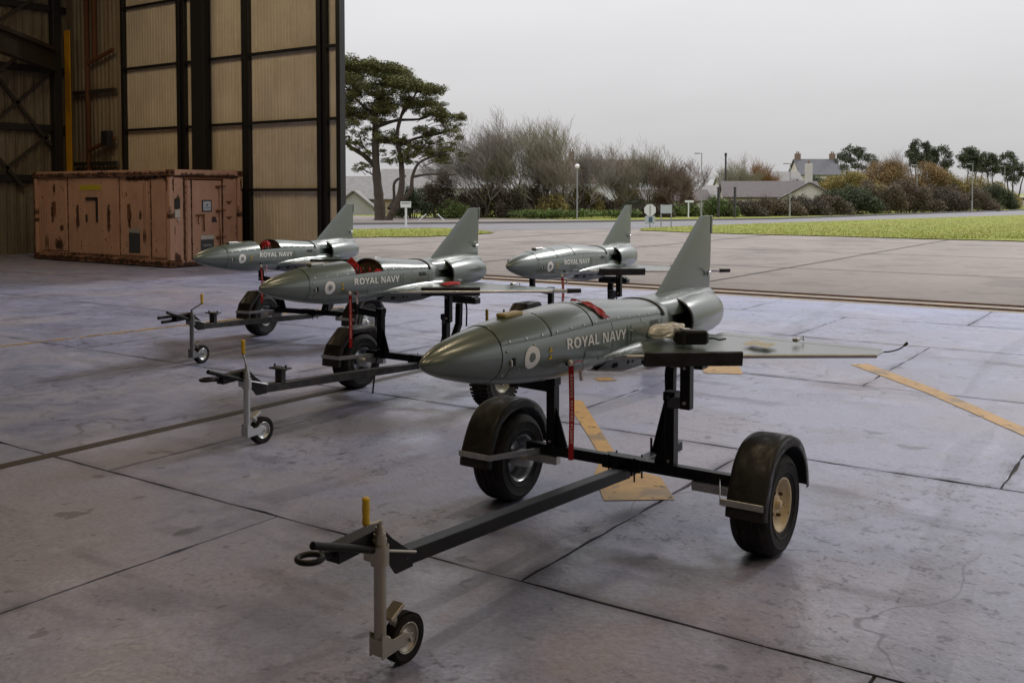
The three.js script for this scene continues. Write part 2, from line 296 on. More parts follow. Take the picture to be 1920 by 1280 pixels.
for (let i = 0; i < 7; i++) { // roof trusses (above the frame), one mesh each
  const w = HW.w0 + 1.5 + i * 4.6, l = [bar([HW.u0, 11.1, w], [HW.u1, 11.1, w], 0.12, 0.14), bar([HW.u0, 12.2, w], [HW.u1, 12.2, w], 0.12, 0.14)];
  for (let k = 0; k < 31; k++) { const a = HW.u0 + k * 2.03; l.push(bar([a, k % 2 ? 12.18 : 11.12, w], [a + 2.03, k % 2 ? 11.12 : 12.18, w], 0.07)); }
  part('roof_truss', l, steelBrown, hangar);
}
// left-hand braced frame, seen in the dark corner
const xW = HW.u0 + 0.22;
for (const w of [9.2, 13.4]) part('column', cbox(0.22, 12.0, 0.3, xW, 6.0, w, 0.01), steel, hangar);
part('column', cbox(0.26, 12.0, 0.26, xW - 0.02, 6.0, 17.5, 0.01), steel, hangar);
part('column_guard', cbox(0.29, 6.9, 0.03, xW + 0.30, 3.4, 17.7, 0.006), safetyYellow, hangar, 'yellow painted upright strip');
for (const h of [2.3, 3.84, 5.62, 7.5, 9.4]) part('wall_girt', bar([xW - 0.1, h, 6], [xW - 0.1, h, 17.9], 0.14, 0.2), steel, hangar);
for (const [p, q] of [[[xW, 6.5, 14.6], [xW, 3.3, 17.3]], [[xW, 6.5, 16.9], [xW, 4.2, 14.4]], [[xW, 2.3, 15.5], [xW, 3.6, 17.2]], [[xW, 5.2, 13.5], [xW, 8, 17.2]], [[xW, 2.2, 13.6], [xW, 5.4, 17.2]], [[xW, 2.0, 16.4], [xW, 4.8, 14.0]]]) part('brace', bar(p, q, 0.07, 0.1), steelBrown, hangar);
{ // deep I beam running out of the corner, with web and two flanges
  const p = [-29.0, 5.9, 17.3], q = [-25.6, 6.0, 13.0];
  part('crane_beam', [bar([p[0], p[1] + 0.32, p[2]], [q[0], q[1] + 0.32, q[2]], 0.3, 0.12), bar(p, q, 0.05, 0.56), bar([p[0], p[1] - 0.3, p[2]], [q[0], q[1] - 0.3, q[2]], 0.26, 0.05)], steelBrown, hangar);
}
for (const [u, h0, h1] of [[-28.3, 0, 10.3], [-27.9, 5.9, 10.3]]) part('downpipe', rod([u, h0, 18.0], [u, h1, 18.0], 0.075, 0.075, 12), rustSteel, hangar, 'rust coloured downpipe');
for (const h of [4.95, 2.75]) part('wall_girt', bar([-29.1, h, 18.02], [-26.9, h, 18.02], 0.09, 0.12), steelBrown, hangar);
for (const h of [6.15, 3.5]) part('brace', bar([-28.3, h - 0.35, 17.98], [-26.9, h, 17.98], 0.07, 0.1), rustSteel, hangar);
part('wall_bracket', cbox(0.34, 0.44, 0.2, -27.2, 3.5, 17.9, 0.01), steel, hangar);
// roof lamps: long warm high-bay fittings, each with its own light just below the diffuser
const lampBody = mat([0.5, 0.5, 0.48], 0.5);
const lampGlow = new THREE.MeshStandardMaterial({ color: 0x000000, emissive: C(1, 0.78, 0.5), emissiveIntensity: 6 });
const LAMP = 86;
for (const [u, w] of [[-4.0, 0.6], [-4.0, 7.6], [-15.5, 11.0], [-20.5, 12.6], [-24.5, 9.0], [3.0, 0.6], [3.0, 7.6], [12, 4], [20, 4]]) {
  const l = thing('roof_lamp', 'high-bay lamp hanging under the hangar roof', 'lamp', [u, 10.5, w], 0, 'roof lamps under the hangar roof');
  part('housing', [cbox(0.34, 0.1, 1.5, 0, 0.08, 0, 0.02), rod([0, 0.12, 0.5], [0, 1.85, 0.5], 0.012), rod([0, 0.12, -0.5], [0, 1.85, -0.5], 0.012)], lampBody, l);
  part('diffuser', cbox(0.28, 0.04, 1.42, 0, 0.015, 0, 0.01), lampGlow, l);
  const r = new THREE.RectAreaLight(C(1, 0.79, 0.52), LAMP, 0.28, 1.42); r.position.set(0, -0.03, 0); r.rotation.x = -Math.PI / 2; l.add(r); r.name = 'lamp_light';
}

// sliding door leaves: black frame, rails, ribbed sheets
const doorFrame = mat([0.012, 0.012, 0.013], 0.4);
function doorLeaf(u0, u1, w, label, mids = []) {
  const d = thing('hangar_door_leaf', label, 'hangar door', [(u0 + u1) / 2, 0, w], 0, 'sliding hangar door leaves'); const a = (u1 - u0) / 2, top = 10.3;
  for (const x of [-a + 0.07, a - 0.07]) part('stile', cbox(0.14, top, 0.2, x, top / 2 + 0.02, 0, 0.008), doorFrame, d);
  for (const m of mids) part('stile', cbox(0.1, top - 0.3, 0.14, m - (u0 + u1) / 2, top / 2 + 0.02, -0.02, 0.008), doorFrame, d);
  const hs = [0.14, 1.93, 3.70, 5.50, 7.28, 9.06, 10.22];
  for (const h of hs) part('rail', bar([-a + 0.13, h, -0.07], [a - 0.13, h, -0.07], 0.06, 0.075), doorFrame, d);
  for (let i = 0; i < hs.length - 1; i++) part('ribbed_panel', ribbed(-a + 0.1, a - 0.1, hs[i], hs[i + 1], 0.02, 0.125, 0.010, 'u'), clad, d);
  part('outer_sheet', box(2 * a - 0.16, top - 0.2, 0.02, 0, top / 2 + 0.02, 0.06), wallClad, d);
  return d;
}
doorLeaf(-26.46, -23.72, 18.0, 'beige ribbed door leaf furthest left, standing behind the rusty container');
doorLeaf(-23.72, -22.66, 18.06, 'narrow beige door leaf just left of the thick black column');
doorLeaf(-22.66, -20.98, 18.0, 'beige ribbed door leaf between the thick black column and the container end');
doorLeaf(-20.98, -18.18, 18.0, 'wide pale ribbed door leaf just right of the container end');
doorLeaf(-18.18, -17.56, 18.06, 'narrow door leaf at the edge of the hangar opening');
single('door_column', 'thick black column standing between the sliding door leaves', 'column', [cbox(0.56, 10.3, 0.2, -22.66, 5.15, 17.77, 0.03), cbox(0.66, 0.1, 0.24, -22.66, 0.05, 17.77, 0.01)], mat([0.006, 0.006, 0.006], 0.8));
// ---------------------------------------------------------------- target drones
const paintMap = rep(tex(512, 512, (x, y, o) => { const v = NW(x, y, 512, 4, 5), f = NW(x, (y + 111) % 512, 512, 32, 3), k = 0.98 + 0.03 * v + 0.03 * (f - 0.5); o[0] = 0.098 * k; o[1] = 0.134 * k; o[2] = 0.116 * k; return o; }), 1.6);
const dronePaint = phys([1, 1, 1], 0.30, 0.10, { map: paintMap, ior: 1.9, clearcoat: 0.3, clearcoatRoughness: 0.2 });
const droneInside = mat([0.11, 0.105, 0.06], 0.6), blackHole = mat([0.004, 0.004, 0.004], 0.9), sealBlack = mat([0.012, 0.012, 0.012], 0.6);
const alu = mat([0.62, 0.63, 0.64], 0.32, 1), aluDull = mat([0.5, 0.5, 0.5], 0.5, 0.9), screwMat = mat([0.42, 0.44, 0.44], 0.35, 0.8);
const redCloth = mat([0.42, 0.012, 0.018], 0.75, 0, { side: THREE.DoubleSide }), redGloss = mat([0.36, 0.01, 0.014], 0.35, 0, { side: THREE.DoubleSide });
const BASE = 0.9, MID = 1.8;
const dp = (x, h, s) => new THREE.Vector3(x, h - BASE, -(s - MID));
const pw = (v, n) => Math.sign(v) * Math.pow(Math.abs(v), 2 / n);
function bodyAt(s) {
  const t = clamp(s / 1.12), rr = 0.176 * Math.pow(1 - (1 - t) * (1 - t), 0.60);
  const c = lerp(1.142, 1.12, sm(0, 0.9, s));
  const k = sm(1.2, 1.95, s);
  return { c, a: rr * (1 - 0.02 * k), bt: rr - 0.048 * k, bb: rr + 0.034 * k - 0.05 * sm(1.75, 2.2, s), n: lerp(2, 2.35, sm(0.5, 1.2, s)) };
}
function bodyPt(s, th, off = 0) {
  const b = bodyAt(s), cs = Math.cos(th), sn = Math.sin(th), bb = sn >= 0 ? b.bt : b.bb;
  return dp(pw(cs, b.n) * (b.a + off), b.c + pw(sn, b.n) * (bb + off), s);
}
const span = (a, b, n) => Array.from({ length: n + 1 }, (_, i) => a + (b - a) * i / n);
function shell(s0, s1, t0, t1, off = 0, ns = 16, nt = 28) { return loft(span(s0, s1, ns).map((s) => span(t0, t1, nt).map((t) => bodyPt(s, t * D2R, off)))); }
// a cover with folded-in edges, so that its rim shows thickness
function cover(s0, s1, t0, t1, off, ns = 16) {
  const R = []; const row = (s, o) => span(t0, t1, 28).map((t, i) => bodyPt(s, t * D2R, i === 0 || i === 28 ? o - 0.006 : o));
  R.push(row(s0, off - 0.012), row(s0, off - 0.001)); for (const s of span(s0 + 0.003, s1 - 0.003, ns)) R.push(row(s, off)); R.push(row(s1, off - 0.001), row(s1, off - 0.012));
  return loft(R);
}
function sideX(s, h) { const b = bodyAt(s), q = (h - b.c) / (h > b.c ? b.bt : b.bb); return b.a * Math.pow(Math.max(0, 1 - Math.pow(Math.abs(q), b.n)), 1 / b.n); }
// print wrapped onto the side of the body
function sidePatch(s0, s1, h0, h1, slope, side, off = 0.0025, nx = 24, ny = 6) {
  const g = loft(span(0, 1, ny).map((v) => span(0, 1, nx).map((u) => { const s = side > 0 ? lerp(s0, s1, u) : lerp(s1, s0, u), h = lerp(h0, h1, v) + slope * (s - s0); return dp(side * (sideX(s, h) + off), h, s); })));
  return g;
}
function print(W, Hh, paint, alphaPaint) {
  const mk = (bg, fn) => { const c = document.createElement('canvas'); c.width = W; c.height = Hh; const x = c.getContext('2d'); x.fillStyle = bg; x.fillRect(0, 0, W, Hh); fn(x); return new THREE.CanvasTexture(c); };
  const m = mk('#000', paint), a = mk('#000', alphaPaint); m.colorSpace = THREE.SRGBColorSpace;
  return new THREE.MeshStandardMaterial({ map: m, alphaMap: a, transparent: true, roughness: 0.42, side: THREE.DoubleSide });
}
const word = (txt, W, Hh, px, col) => { const f = (c) => (x) => { x.fillStyle = c; x.font = `bold ${px}px sans-serif`; x.textAlign = 'center'; x.textBaseline = 'middle'; const m = x.measureText(txt).width; x.save(); x.translate(W / 2, Hh / 2); x.scale(Math.min(1.35, W * 0.97 / m), 1); x.fillText(txt, 0, 0); x.restore(); }; return print(W, Hh, (x) => { x.fillStyle = col; x.fillRect(0, 0, W, Hh); }, f('#fff')); };
const royalNavy = word('ROYAL NAVY', 1024, 128, 132, '#f4f6f6');
const serial = { a: word('8685', 256, 128, 124, '#0a0a0a'), b: word('8686', 256, 128, 124, '#0a0a0a'), c: word('8688', 256, 128, 124, '#0a0a0a'), d: word('8681', 256, 128, 124, '#0a0a0a') };
const disc = (x, r, c) => { x.fillStyle = c; x.beginPath(); x.arc(128, 128, r, 0, 7); x.fill(); };
const roundelA = print(256, 256, (x) => { disc(x, 128, '#eceeed'); disc(x, 52, '#6b7674'); }, (x) => disc(x, 124, '#fff'));
const roundelB = print(256, 256, (x) => { disc(x, 128, '#f0f2f2'); disc(x, 62, '#8b9699'); disc(x, 50, '#f0f2f2'); disc(x, 40, '#6d787a'); }, (x) => disc(x, 124, '#fff'));
const tri = (x, y, r, c) => { x.fillStyle = c; x.beginPath(); x.moveTo(64, y - r); x.lineTo(64 + r, y + r * 0.75); x.lineTo(64 - r, y + r * 0.75); x.fill(); };
const warn = print(128, 256, (x) => { tri(x, 76, 50, '#dcb814'); tri(x, 190, 50, '#dcb814'); x.fillStyle = '#20200a'; for (const y of [78, 192]) { x.fillRect(58, y - 18, 12, 26); x.fillRect(58, y + 14, 12, 10); } }, (x) => { tri(x, 76, 54, '#fff'); tri(x, 190, 54, '#fff'); });

function foil(rootS0, rootS1, x0, h0, t0, tipS0, tipS1, x1, h1, t1, n = 14) { // wing panel between two aerofoil sections
  const prof = []; for (let i = 0; i <= n; i++) { const c = 1 - i / n; prof.push([c * c, 1]); } for (let i = 1; i <= n; i++) { const c = i / n; prof.push([c * c, -1]); }
  const th = (c) => 2.6 * (0.2969 * Math.sqrt(c) - 0.126 * c - 0.3516 * c * c + 0.2843 * c ** 3 - 0.1015 * c ** 4);
  const sec = (k) => prof.map(([c, sg]) => dp(lerp(x0, x1, k), lerp(h0, h1, k) + sg * th(c) * lerp(t0, t1, k), lerp(lerp(rootS0, tipS0, k), lerp(rootS1, tipS1, k), c)));
  const g = loft(span(0, 1, 6).map(sec)); const tip = sec(1), cen = tip.reduce((a, b) => a.add(b), new THREE.Vector3()).multiplyScalar(1 / tip.length), pos = [];
  for (let i = 0; i < tip.length - 1; i++) for (const v of [tip[i], tip[i + 1], cen]) pos.push(v.x, v.y, v.z);
  const cap = new THREE.BufferGeometry(); cap.setAttribute('position', new THREE.Float32BufferAttribute(pos, 3)); cap.computeVertexNormals();
  return [g, cap];
}
function makeDrone(o) {
  const d = thing('target_drone', o.label, 'target drone', [o.u, BASE, o.w], o.yaw * D2R, 'target drones standing on trailers'); d.rotation.order = 'YXZ';
  const P = dronePaint, open = o.open;
  // nose with blunt tip
  const ns = [0.0004, 0.004, 0.012, 0.025, 0.045, 0.07, 0.1, 0.14, 0.18, 0.23, 0.28, 0.34, 0.398];
  part('nose_cone', [loft(ns.map((s) => span(0, 360, 48).map((t) => bodyPt(s, t * D2R)))), loft([0.398, 0.4].map((s, i) => span(0, 360, 48).map((t) => bodyPt(s, t * D2R, -0.008 * i))))], P, d);
  const hull = part('lower_shell', shell(0.404, 1.93, 158, 382, 0, 30, 40), P, d);
  const s1 = open ? 0.90 : 0.755, s2 = open ? 1.24 : 1.12;
  part('front_cover', cover(0.404, s1, 21, 159, 0.003), P, d);
  if (!open) part('hatch', cover(0.763, 1.112, 21, 159, 0.003), P, d);
  part('rear_cover', [cover(s2, 1.885, 21, 159, 0.004)], P, d);
  // liner seen through the joints, bulkheads
  part('liner', open ? [shell(0.38, 1.93, 162, 378, -0.012, 12, 24), shell(0.38, s1 - 0.02, 20, 160, -0.016, 4, 16), shell(s2 + 0.1, 1.93, 20, 160, -0.016, 6, 16)] : shell(0.38, 1.94, 0, 360, -0.014, 16, 32), droneInside, d);
  for (const s of open ? [s1 - 0.01, s2 + 0.02] : [0.39]) part('bulkhead', loft([1, 0.02].map((k) => span(0, 360, 24).map((t) => { const p = bodyPt(s, t * D2R, -0.017), c = bodyAt(s).c - BASE; return new THREE.Vector3(p.x * k, c + (p.y - c) * k, p.z); }))), droneInside, d);
  // screws along the cover seams
  for (const sd of [21, 159]) for (let s = 0.46; s < 1.85; s += 0.115) { if (open && s > s1 - 0.02 && s < s2) continue; for (const dt of [6]) { const p = bodyPt(s, (sd + (sd < 90 ? dt : -dt)) * D2R, 0.0045), q = bodyPt(s, (sd + (sd < 90 ? dt : -dt)) * D2R, 0.02); const g = new THREE.CylinderGeometry(0.0055, 0.006, 0.003, 8); g.applyQuaternion(new THREE.Quaternion().setFromUnitVectors(new THREE.Vector3(0, 1, 0), q.clone().sub(p).normalize())); part('screw', g.translate(p.x, p.y, p.z), screwMat, hull); } }
  for (const [s, th] of [[0.43, 10], [0.44, 170], [0.43, -40], [0.62, 14], [1.2, -30], [1.5, 2]]) { const p = bodyPt(s, th * D2R, 0.001); const g = new THREE.SphereGeometry(0.006, 8, 4); part('screw', g.translate(p.x, p.y, p.z), screwMat, hull); }
  // filler cap block on top, side port, vents
  { const s = o.capS ?? 0.6, b = bodyAt(s), y = b.c + b.bt - BASE; part('filler_cap', [cbox(0.055, 0.022, 0.15, 0, y + 0.008, -(-(s - MID)) , 0.006)], o.capMat ?? mat([0.42, 0.34, 0.14], 0.45), d); part('cap_flange', cbox(0.07, 0.008, 0.1, 0, y + 0.004, s - MID + 0.1, 0.003), aluDull, d); }
  for (const sd of [-1, 1]) { const s = 0.475, h = 1.105, x = sideX(s, h); part('side_port', [cbox(0.02, 0.036, 0.024, sd * (x - 0.004), h - BASE, s - MID, 0.003)], blackHole, d); part('port_lip', cbox(0.012, 0.03, 0.012, sd * (x + 0.001), h - BASE - 0.004, s - MID - 0.02, 0.003), aluDull, d); }
  for (const sd of [-1, 1]) {
    part('lettering', sidePatch(0.85, 1.45, 1.103, 1.171, -0.03, sd), royalNavy, d);
    part('roundel', sidePatch(0.545, 0.655, 1.055, 1.163, 0, sd, 0.0025, 10, 10), o.roundel ?? roundelA, d);
    part('warning_triangles', sidePatch(0.715, 0.755, 1.075, 1.15, 0, sd, 0.0025, 4, 6), warn, d);
    part('serial_number', sidePatch(1.72, 1.83, 1.115, 1.165, -0.03, sd, 0.0025, 6, 4), o.serial, d);
  }
  // small access panels and their fasteners, raised by a sheet's thickness
  for (const sd of [-1, 1]) for (const [a, b, h0, h1] of [[0.46, 0.53, 1.03, 1.075], [1.03, 1.12, 1.02, 1.085], [1.50, 1.66, 1.075, 1.16], [1.46, 1.48, 1.02, 1.16], [1.86, 1.90, 1.04, 1.16]]) { const pn = part('access_panel', sidePatch(a, b, h0, h1, 0, sd, 0.0022, 6, 6), P, d); if (b - a > 0.04) for (const s of [a + 0.008, b - 0.008]) for (const h of [h0 + 0.008, h1 - 0.008]) part('screw', new THREE.SphereGeometry(0.0038, 6, 4).translate(sd * (sideX(s, h) + 0.0025), h - BASE, -(s - MID)), screwMat, pn); }
  for (const s of [1.30, 1.62]) part('band_joint', loft([s, s + 0.002, s + 0.006, s + 0.008].map((q, i) => span(159, 381, 36).map((t) => bodyPt(q, t * D2R, i === 0 || i === 3 ? 0.0003 : 0.0018)))), P, d);
  // seal arch over the joint in front of the tail
  part('tail_seal', [loft([1.885, 1.888, 1.906, 1.909].map((s, i) => span(18, 162, 28).map((t) => bodyPt(s, t * D2R, i === 0 || i === 3 ? 0.002 : 0.010))))], sealBlack, d);
  // waist running into the engine duct, dorsal fairing
  const waist = (s, t) => { const k = sm(1.9, 2.26, s), b = bodyAt(Math.min(s, 1.93)), a = lerp(b.a, 0.09, k), bt = lerp(b.bt, 0.115, k), bb = lerp(b.bb, 0.10, k), c = lerp(b.c, 1.11, k); const cs = Math.cos(t), sn = Math.sin(t); return dp(pw(cs, 2.3) * a, c + pw(sn, 2.3) * (sn > 0 ? bt : bb), s); };
  part('tail_body', loft(span(1.91, 2.4, 14).map((s) => span(0, 360, 40).map((t) => waist(s, t * D2R)))), P, d);
  const NA = [[2.20, 0.196, 0.128, 1.105], [2.205, 0.202, 0.134, 1.105], [2.22, 0.205, 0.138, 1.105], [2.32, 0.207, 0.143, 1.107], [2.45, 0.203, 0.145, 1.108], [2.58, 0.190, 0.142, 1.108], [2.70, 0.168, 0.134, 1.105], [2.80, 0.142, 0.122, 1.10], [2.88, 0.112, 0.104, 1.095], [2.93, 0.09, 0.086, 1.092], [2.945, 0.076, 0.074, 1.09]];
  const nac = (r, k = 0) => span(0, 360, 44).map((t) => dp(pw(Math.cos(t * D2R), 2.25) * (r[1] - k), r[3] + pw(Math.sin(t * D2R), 2.25) * (r[2] - k), r[0]));
  const cowl = part('engine_cowl', loft([nac([2.23, 0.196, 0.128, 1.105], 0.004), ...NA.map((r) => nac(r))]), P, d);
  part('intake_duct', loft([[2.201, 0.194, 0.126, 1.105], [2.3, 0.19, 0.124, 1.105], [2.42, 0.15, 0.12, 1.105], [2.5, 0.05, 0.05, 1.105]].map((r) => nac(r))), blackHole, cowl);
  part('intake_lip', loft([[2.197, 0.199, 0.131, 1.105], [2.192, 0.204, 0.136, 1.105], [2.205, 0.208, 0.141, 1.105], [2.216, 0.206, 0.139, 1.105]].map((r) => nac(r))), sealBlack, cowl);
  part('exhaust', [loft([[2.945, 0.076, 0.074, 1.09], [2.95, 0.06, 0.058, 1.09], [2.90, 0.05, 0.05, 1.09], [2.8, 0.045, 0.045, 1.09], [2.8, 0.002, 0.002, 1.09]].map((r) => nac(r)))], mat([0.06, 0.055, 0.05], 0.5, 0.7), d);
  const dors = (s, hw, top, bot) => span(-90, 90, 16).map((t) => { const a = t * D2R; return dp(hw * pw(Math.sin(a), 2.0), bot + (top - bot) * Math.pow(Math.cos(a), 0.75), s); });
  part('dorsal_fairing', loft([dors(1.905, 0.120, 1.247, 1.17), dors(1.96, 0.125, 1.250, 1.16), dors(2.1, 0.135, 1.254, 1.15), dors(2.3, 0.145, 1.262, 1.15), dors(2.5, 0.13, 1.268, 1.17), dors(2.7, 0.10, 1.262, 1.18), dors(2.84, 0.07, 1.248, 1.17), dors(2.93, 0.035, 1.225, 1.15), dors(2.95, 0.005, 1.19, 1.15)]), P, d);
  // fin: swept, with rudder post and horn at the top
  const finSec = (h, s0, s1, t) => { const n = 16, r = []; for (let i = 0; i <= n; i++) { const c = 1 - i / n; r.push([c * c, 1]); } for (let i = 1; i <= n; i++) { const c = i / n; r.push([c * c, -1]); } return r.map(([c, sg]) => dp(sg * t * (1.9 * (Math.sqrt(c) * 0.42 + 0.12 * c - 0.5 * c * c)) , h, lerp(s0, s1, c))); };
  const fr = [finSec(1.20, 2.06, 2.90, 0.030), finSec(1.25, 2.12, 2.905, 0.028), finSec(1.50, 2.470, 2.922, 0.022), finSec(1.585, 2.588, 2.923, 0.02), finSec(1.70, 2.748, 2.926, 0.017)];
  const tip = fr[4], cc = dp(0, 1.702, 2.85), tp = []; for (let i = 0; i < tip.length - 1; i++) for (const v of [tip[i], tip[i + 1], cc]) tp.push(v.x, v.y, v.z);
  const tg = new THREE.BufferGeometry(); tg.setAttribute('position', new THREE.Float32BufferAttribute(tp, 3)); tg.computeVertexNormals();
  const fin = part('fin', [loft(fr), tg], P, d);
  part('rudder_tip', prism([[2.918 - MID, 1.588 - BASE], [2.934 - MID, 1.592 - BASE], [2.942 - MID, 1.698 - BASE], [2.92 - MID, 1.698 - BASE]], 0.008, 'wh', [0, 0, 0], 0.002), P, fin);
  part('fin_antenna', [cbox(0.012, 0.03, 0.05, 0.02, 1.33 - BASE, 2.86 - MID, 0.004), rod([0.02, 1.345 - BASE, 2.85 - MID], [0.045, 1.37 - BASE, 2.80 - MID], 0.005)], alu, fin);
  // wings with leading-edge strip and elevons
  for (const sd of [-1, 1]) {
    const wing = part('wing', foil(1.30, 2.40, sd * 0.10, 1.012, 0.036, 2.205, 2.40, sd * 1.235, 1.0, 0.014), P, d);
    part('elevon', foil(2.405, 2.53, sd * 0.26, 1.010, 0.010, 2.405, 2.47, sd * 1.2, 1.0, 0.007), P, wing);
    part('leading_edge', [tube([[sd * 0.16, 1.012 - BASE, 1.338 - MID], [sd * 0.7, 1.006 - BASE, 1.777 - MID], [sd * 1.236, 1.0 - BASE, 2.203 - MID]], 0.011, 16, 8)], o.leMat ?? aluDull, wing);
    part('servo_horn', [cbox(0.03, 0.02, 0.05, sd * 0.78, 1.036 - BASE, 2.30 - MID, 0.004), rod([sd * 0.78, 1.045 - BASE, 2.3 - MID], [sd * 0.78, 1.03 - BASE, 2.42 - MID], 0.004), cbox(0.006, 0.03, 0.014, sd * 0.78, 1.03 - BASE, 2.42 - MID, 0.002)], aluDull, wing);
    part('root_fillet', loft(span(1.22, 2.4, 14).map((s) => { const k = Math.sin(Math.PI * clamp((s - 1.22) / 1.22)) ** 0.6, x0 = sideX(Math.min(s, 1.9), 1.07) - 0.012; return span(0, 1, 8).map((v) => { const a = v * Math.PI / 2; return dp(sd * (x0 + (0.10 * k + 0.004) * (1 - Math.cos(a))), 1.02 + (0.075 * k + 0.002) * (1 - Math.sin(a)), s); }); })), P, wing);
    if (o.tipPod) { const pod = part('tip_pod', [rod([sd * 1.23, 1.0 - BASE, 2.24 - MID], [sd * 1.32, 1.0 - BASE, 2.32 - MID], 0.02, 0.014)], alu, wing); part('pod_cap', rod([sd * 1.32, 1.0 - BASE, 2.32 - MID], [sd * 1.41, 1.0 - BASE, 2.40 - MID], 0.022, 0.02), sealBlack, wing); }
    if (o.wire) { part('tip_aerial', [tube([[sd * 1.235, 1.0 - BASE, 2.36 - MID], [sd * 1.26, 1.001 - BASE, 2.395 - MID], [sd * 1.295, 1.012 - BASE, 2.44 - MID], [sd * 1.315, 1.03 - BASE, 2.47 - MID]], 0.004, 14, 6), rod([sd * 1.313, 1.028 - BASE, 2.467 - MID], [sd * 1.325, 1.042 - BASE, 2.48 - MID], 0.0075)], sealBlack, wing); }
  }
  // belly pack under the wing
  part('belly_fairing', loft([[1.25, 0.11, 0.955, 0.95], [1.32, 0.125, 0.93, 0.98], [1.6, 0.13, 0.885, 1.0], [1.9, 0.125, 0.885, 1.0], [2.2, 0.10, 0.92, 1.0], [2.38, 0.06, 0.97, 1.0]].map(([s, a, b, t]) => span(0, 180, 16).map((q) => dp(a * pw(Math.cos(q * D2R), 3), t - (t - b) * Math.pow(Math.sin(q * D2R), 0.6), s)))), mat([0.09, 0.1, 0.105], 0.45), d);
  for (const sd of [-1, 1]) for (const [s, l] of [[1.42, 0.05], [1.56, 0.025], [1.61, 0.025]]) part('belly_vent', cbox(0.012, 0.024, l, sd * 0.122, 0.955 - BASE, s - MID, 0.003), blackHole, d);
  for (const sd of [-1, 1]) part('rescue_hook', [cbox(0.02, 0.018, 0.03, sd * (sideX(0.9, 1.04) + 0.004), 1.04 - BASE, 0.9 - MID, 0.003)], sealBlack, d);
  if (open) { // avionics in the open bay
    const tray = part('bay_tray', cbox(0.26, 0.012, s2 - s1 + 0.06, 0, 1.09 - BASE, (s1 + s2) / 2 - MID, 0.003), aluDull, d), r = rng(o.seed);
    for (let i = 0; i < 9; i++) { const s = lerp(s1 + 0.05, s2 - 0.05, i / 8), x = (r() - 0.5) * 0.16, h = 0.03 + r() * 0.06; part('avionics_box', cbox(0.05 + r() * 0.05, h, 0.04 + r() * 0.03, x, 1.096 - BASE + h / 2, s - MID, 0.004), [sealBlack, aluDull, mat([0.16, 0.1, 0.05], 0.6), droneInside][Math.floor(r() * 4)], tray); }
    for (let i = 0; i < 7; i++) { const s = lerp(s1 + 0.05, s2 - 0.1, r()), x = (r() - 0.5) * 0.2; part('cable', tube([[x, 1.11 - BASE, s - MID], [x + 0.03, 1.19 - BASE + r() * 0.03, s + 0.04 - MID], [x - 0.02, 1.2 - BASE + r() * 0.03, s + 0.09 - MID], [x + (r() - 0.5) * 0.1, 1.11 - BASE, s + 0.15 - MID]], 0.005, 16, 6), [sealBlack, mat([0.2, 0.17, 0.13], 0.6), redCloth][i % 3], tray); }
  }
  return d;
}
// ---------------------------------------------------------------- trailers (local: u across, h up, w towards the tail; origin under the axle)
const chipMap = rep(tex(512, 512, (x, y, o) => { const a = NW(x, y, 512, 16, 4), b = NW((x + 170) % 512, y, 512, 4, 4), ch = sm(0.74, 0.77, a * 0.75 + b * 0.25), du = sm(0.45, 0.75, b) * 0.6; o[0] = lerp(lerp(0.006, 0.016, du), 0.085, ch); o[1] = lerp(lerp(0.006, 0.0145, du), 0.048, ch); o[2] = lerp(lerp(0.0065, 0.013, du), 0.03, ch); return o; }), 2.2);
const black = phys([1, 1, 1], 0.42, 0, { map: chipMap, specularIntensity: 0.5, bumpMap: rep(grainBump, 4), bumpScale: 0.0006 });
const blackDusty = new THREE.MeshStandardMaterial({ map: rep(tex(256, 256, (x, y, o) => { const v = sm(0.4, 0.75, NW(x, y, 256, 8, 4)); o[0] = lerp(0.008, 0.032, v); o[1] = lerp(0.008, 0.028, v); o[2] = lerp(0.008, 0.024, v); return o; }), 3), roughness: 0.5 });
const rubber = phys([1, 1, 1], 0.75, 0, { map: rep(tex(256, 256, (x, y, o) => { const v = sm(0.4, 0.8, NW(x, y, 256, 8, 4)); o[0] = lerp(0.010, 0.026, v); o[1] = lerp(0.010, 0.0225, v); o[2] = lerp(0.010, 0.019, v); return o; }), 4), specularIntensity: 0.6, bumpMap: rep(grainBump, 10), bumpScale: 0.001 });
const guardMat = mat([0.014, 0.013, 0.0125], 1, 0, { roughnessMap: rep(wearRough(0.42, 0.72), 2), bumpMap: rep(blotch, 3), bumpScale: 0.002 });
const guardBrown = mat([0.020, 0.015, 0.0125], 1, 0, { roughnessMap: rep(wearRough(0.35, 0.75), 2), bumpMap: rep(blotch, 3), bumpScale: 0.002 });
const galv = new THREE.MeshStandardMaterial({ map: rep(tex(256, 256, (x, y, o) => { const v = 0.38 + 0.2 * NW(x, y, 256, 16, 3); o[0] = v; o[1] = v; o[2] = v * 0.98; return o; }), 5), roughness: 0.45, metalness: 0.75 });
const passivated = mat([0.44, 0.405, 0.345], 0.42, 0.8), silver = mat([0.55, 0.57, 0.58], 0.35, 0.8);
const cream = new THREE.MeshStandardMaterial({ map: rep(tex(256, 256, (x, y, o) => { const r = sm(0.70, 0.8, NW(x, y, 256, 8, 4)), k = 0.85 + 0.25 * NW((x + 50) % 256, y, 256, 4, 4); o[0] = lerp(0.62, 0.2, r) * k; o[1] = lerp(0.50, 0.1, r) * k; o[2] = lerp(0.30, 0.04, r) * k; return o; }), 4), roughness: 0.45 });
const gripYellow = mat([0.62, 0.40, 0.02], 0.4);
function lathe(pts, n = 40) { return new THREE.LatheGeometry(pts.map(([r, x]) => new THREE.Vector2(r, x)), n).rotateZ(-Math.PI / 2); } // axis along +u
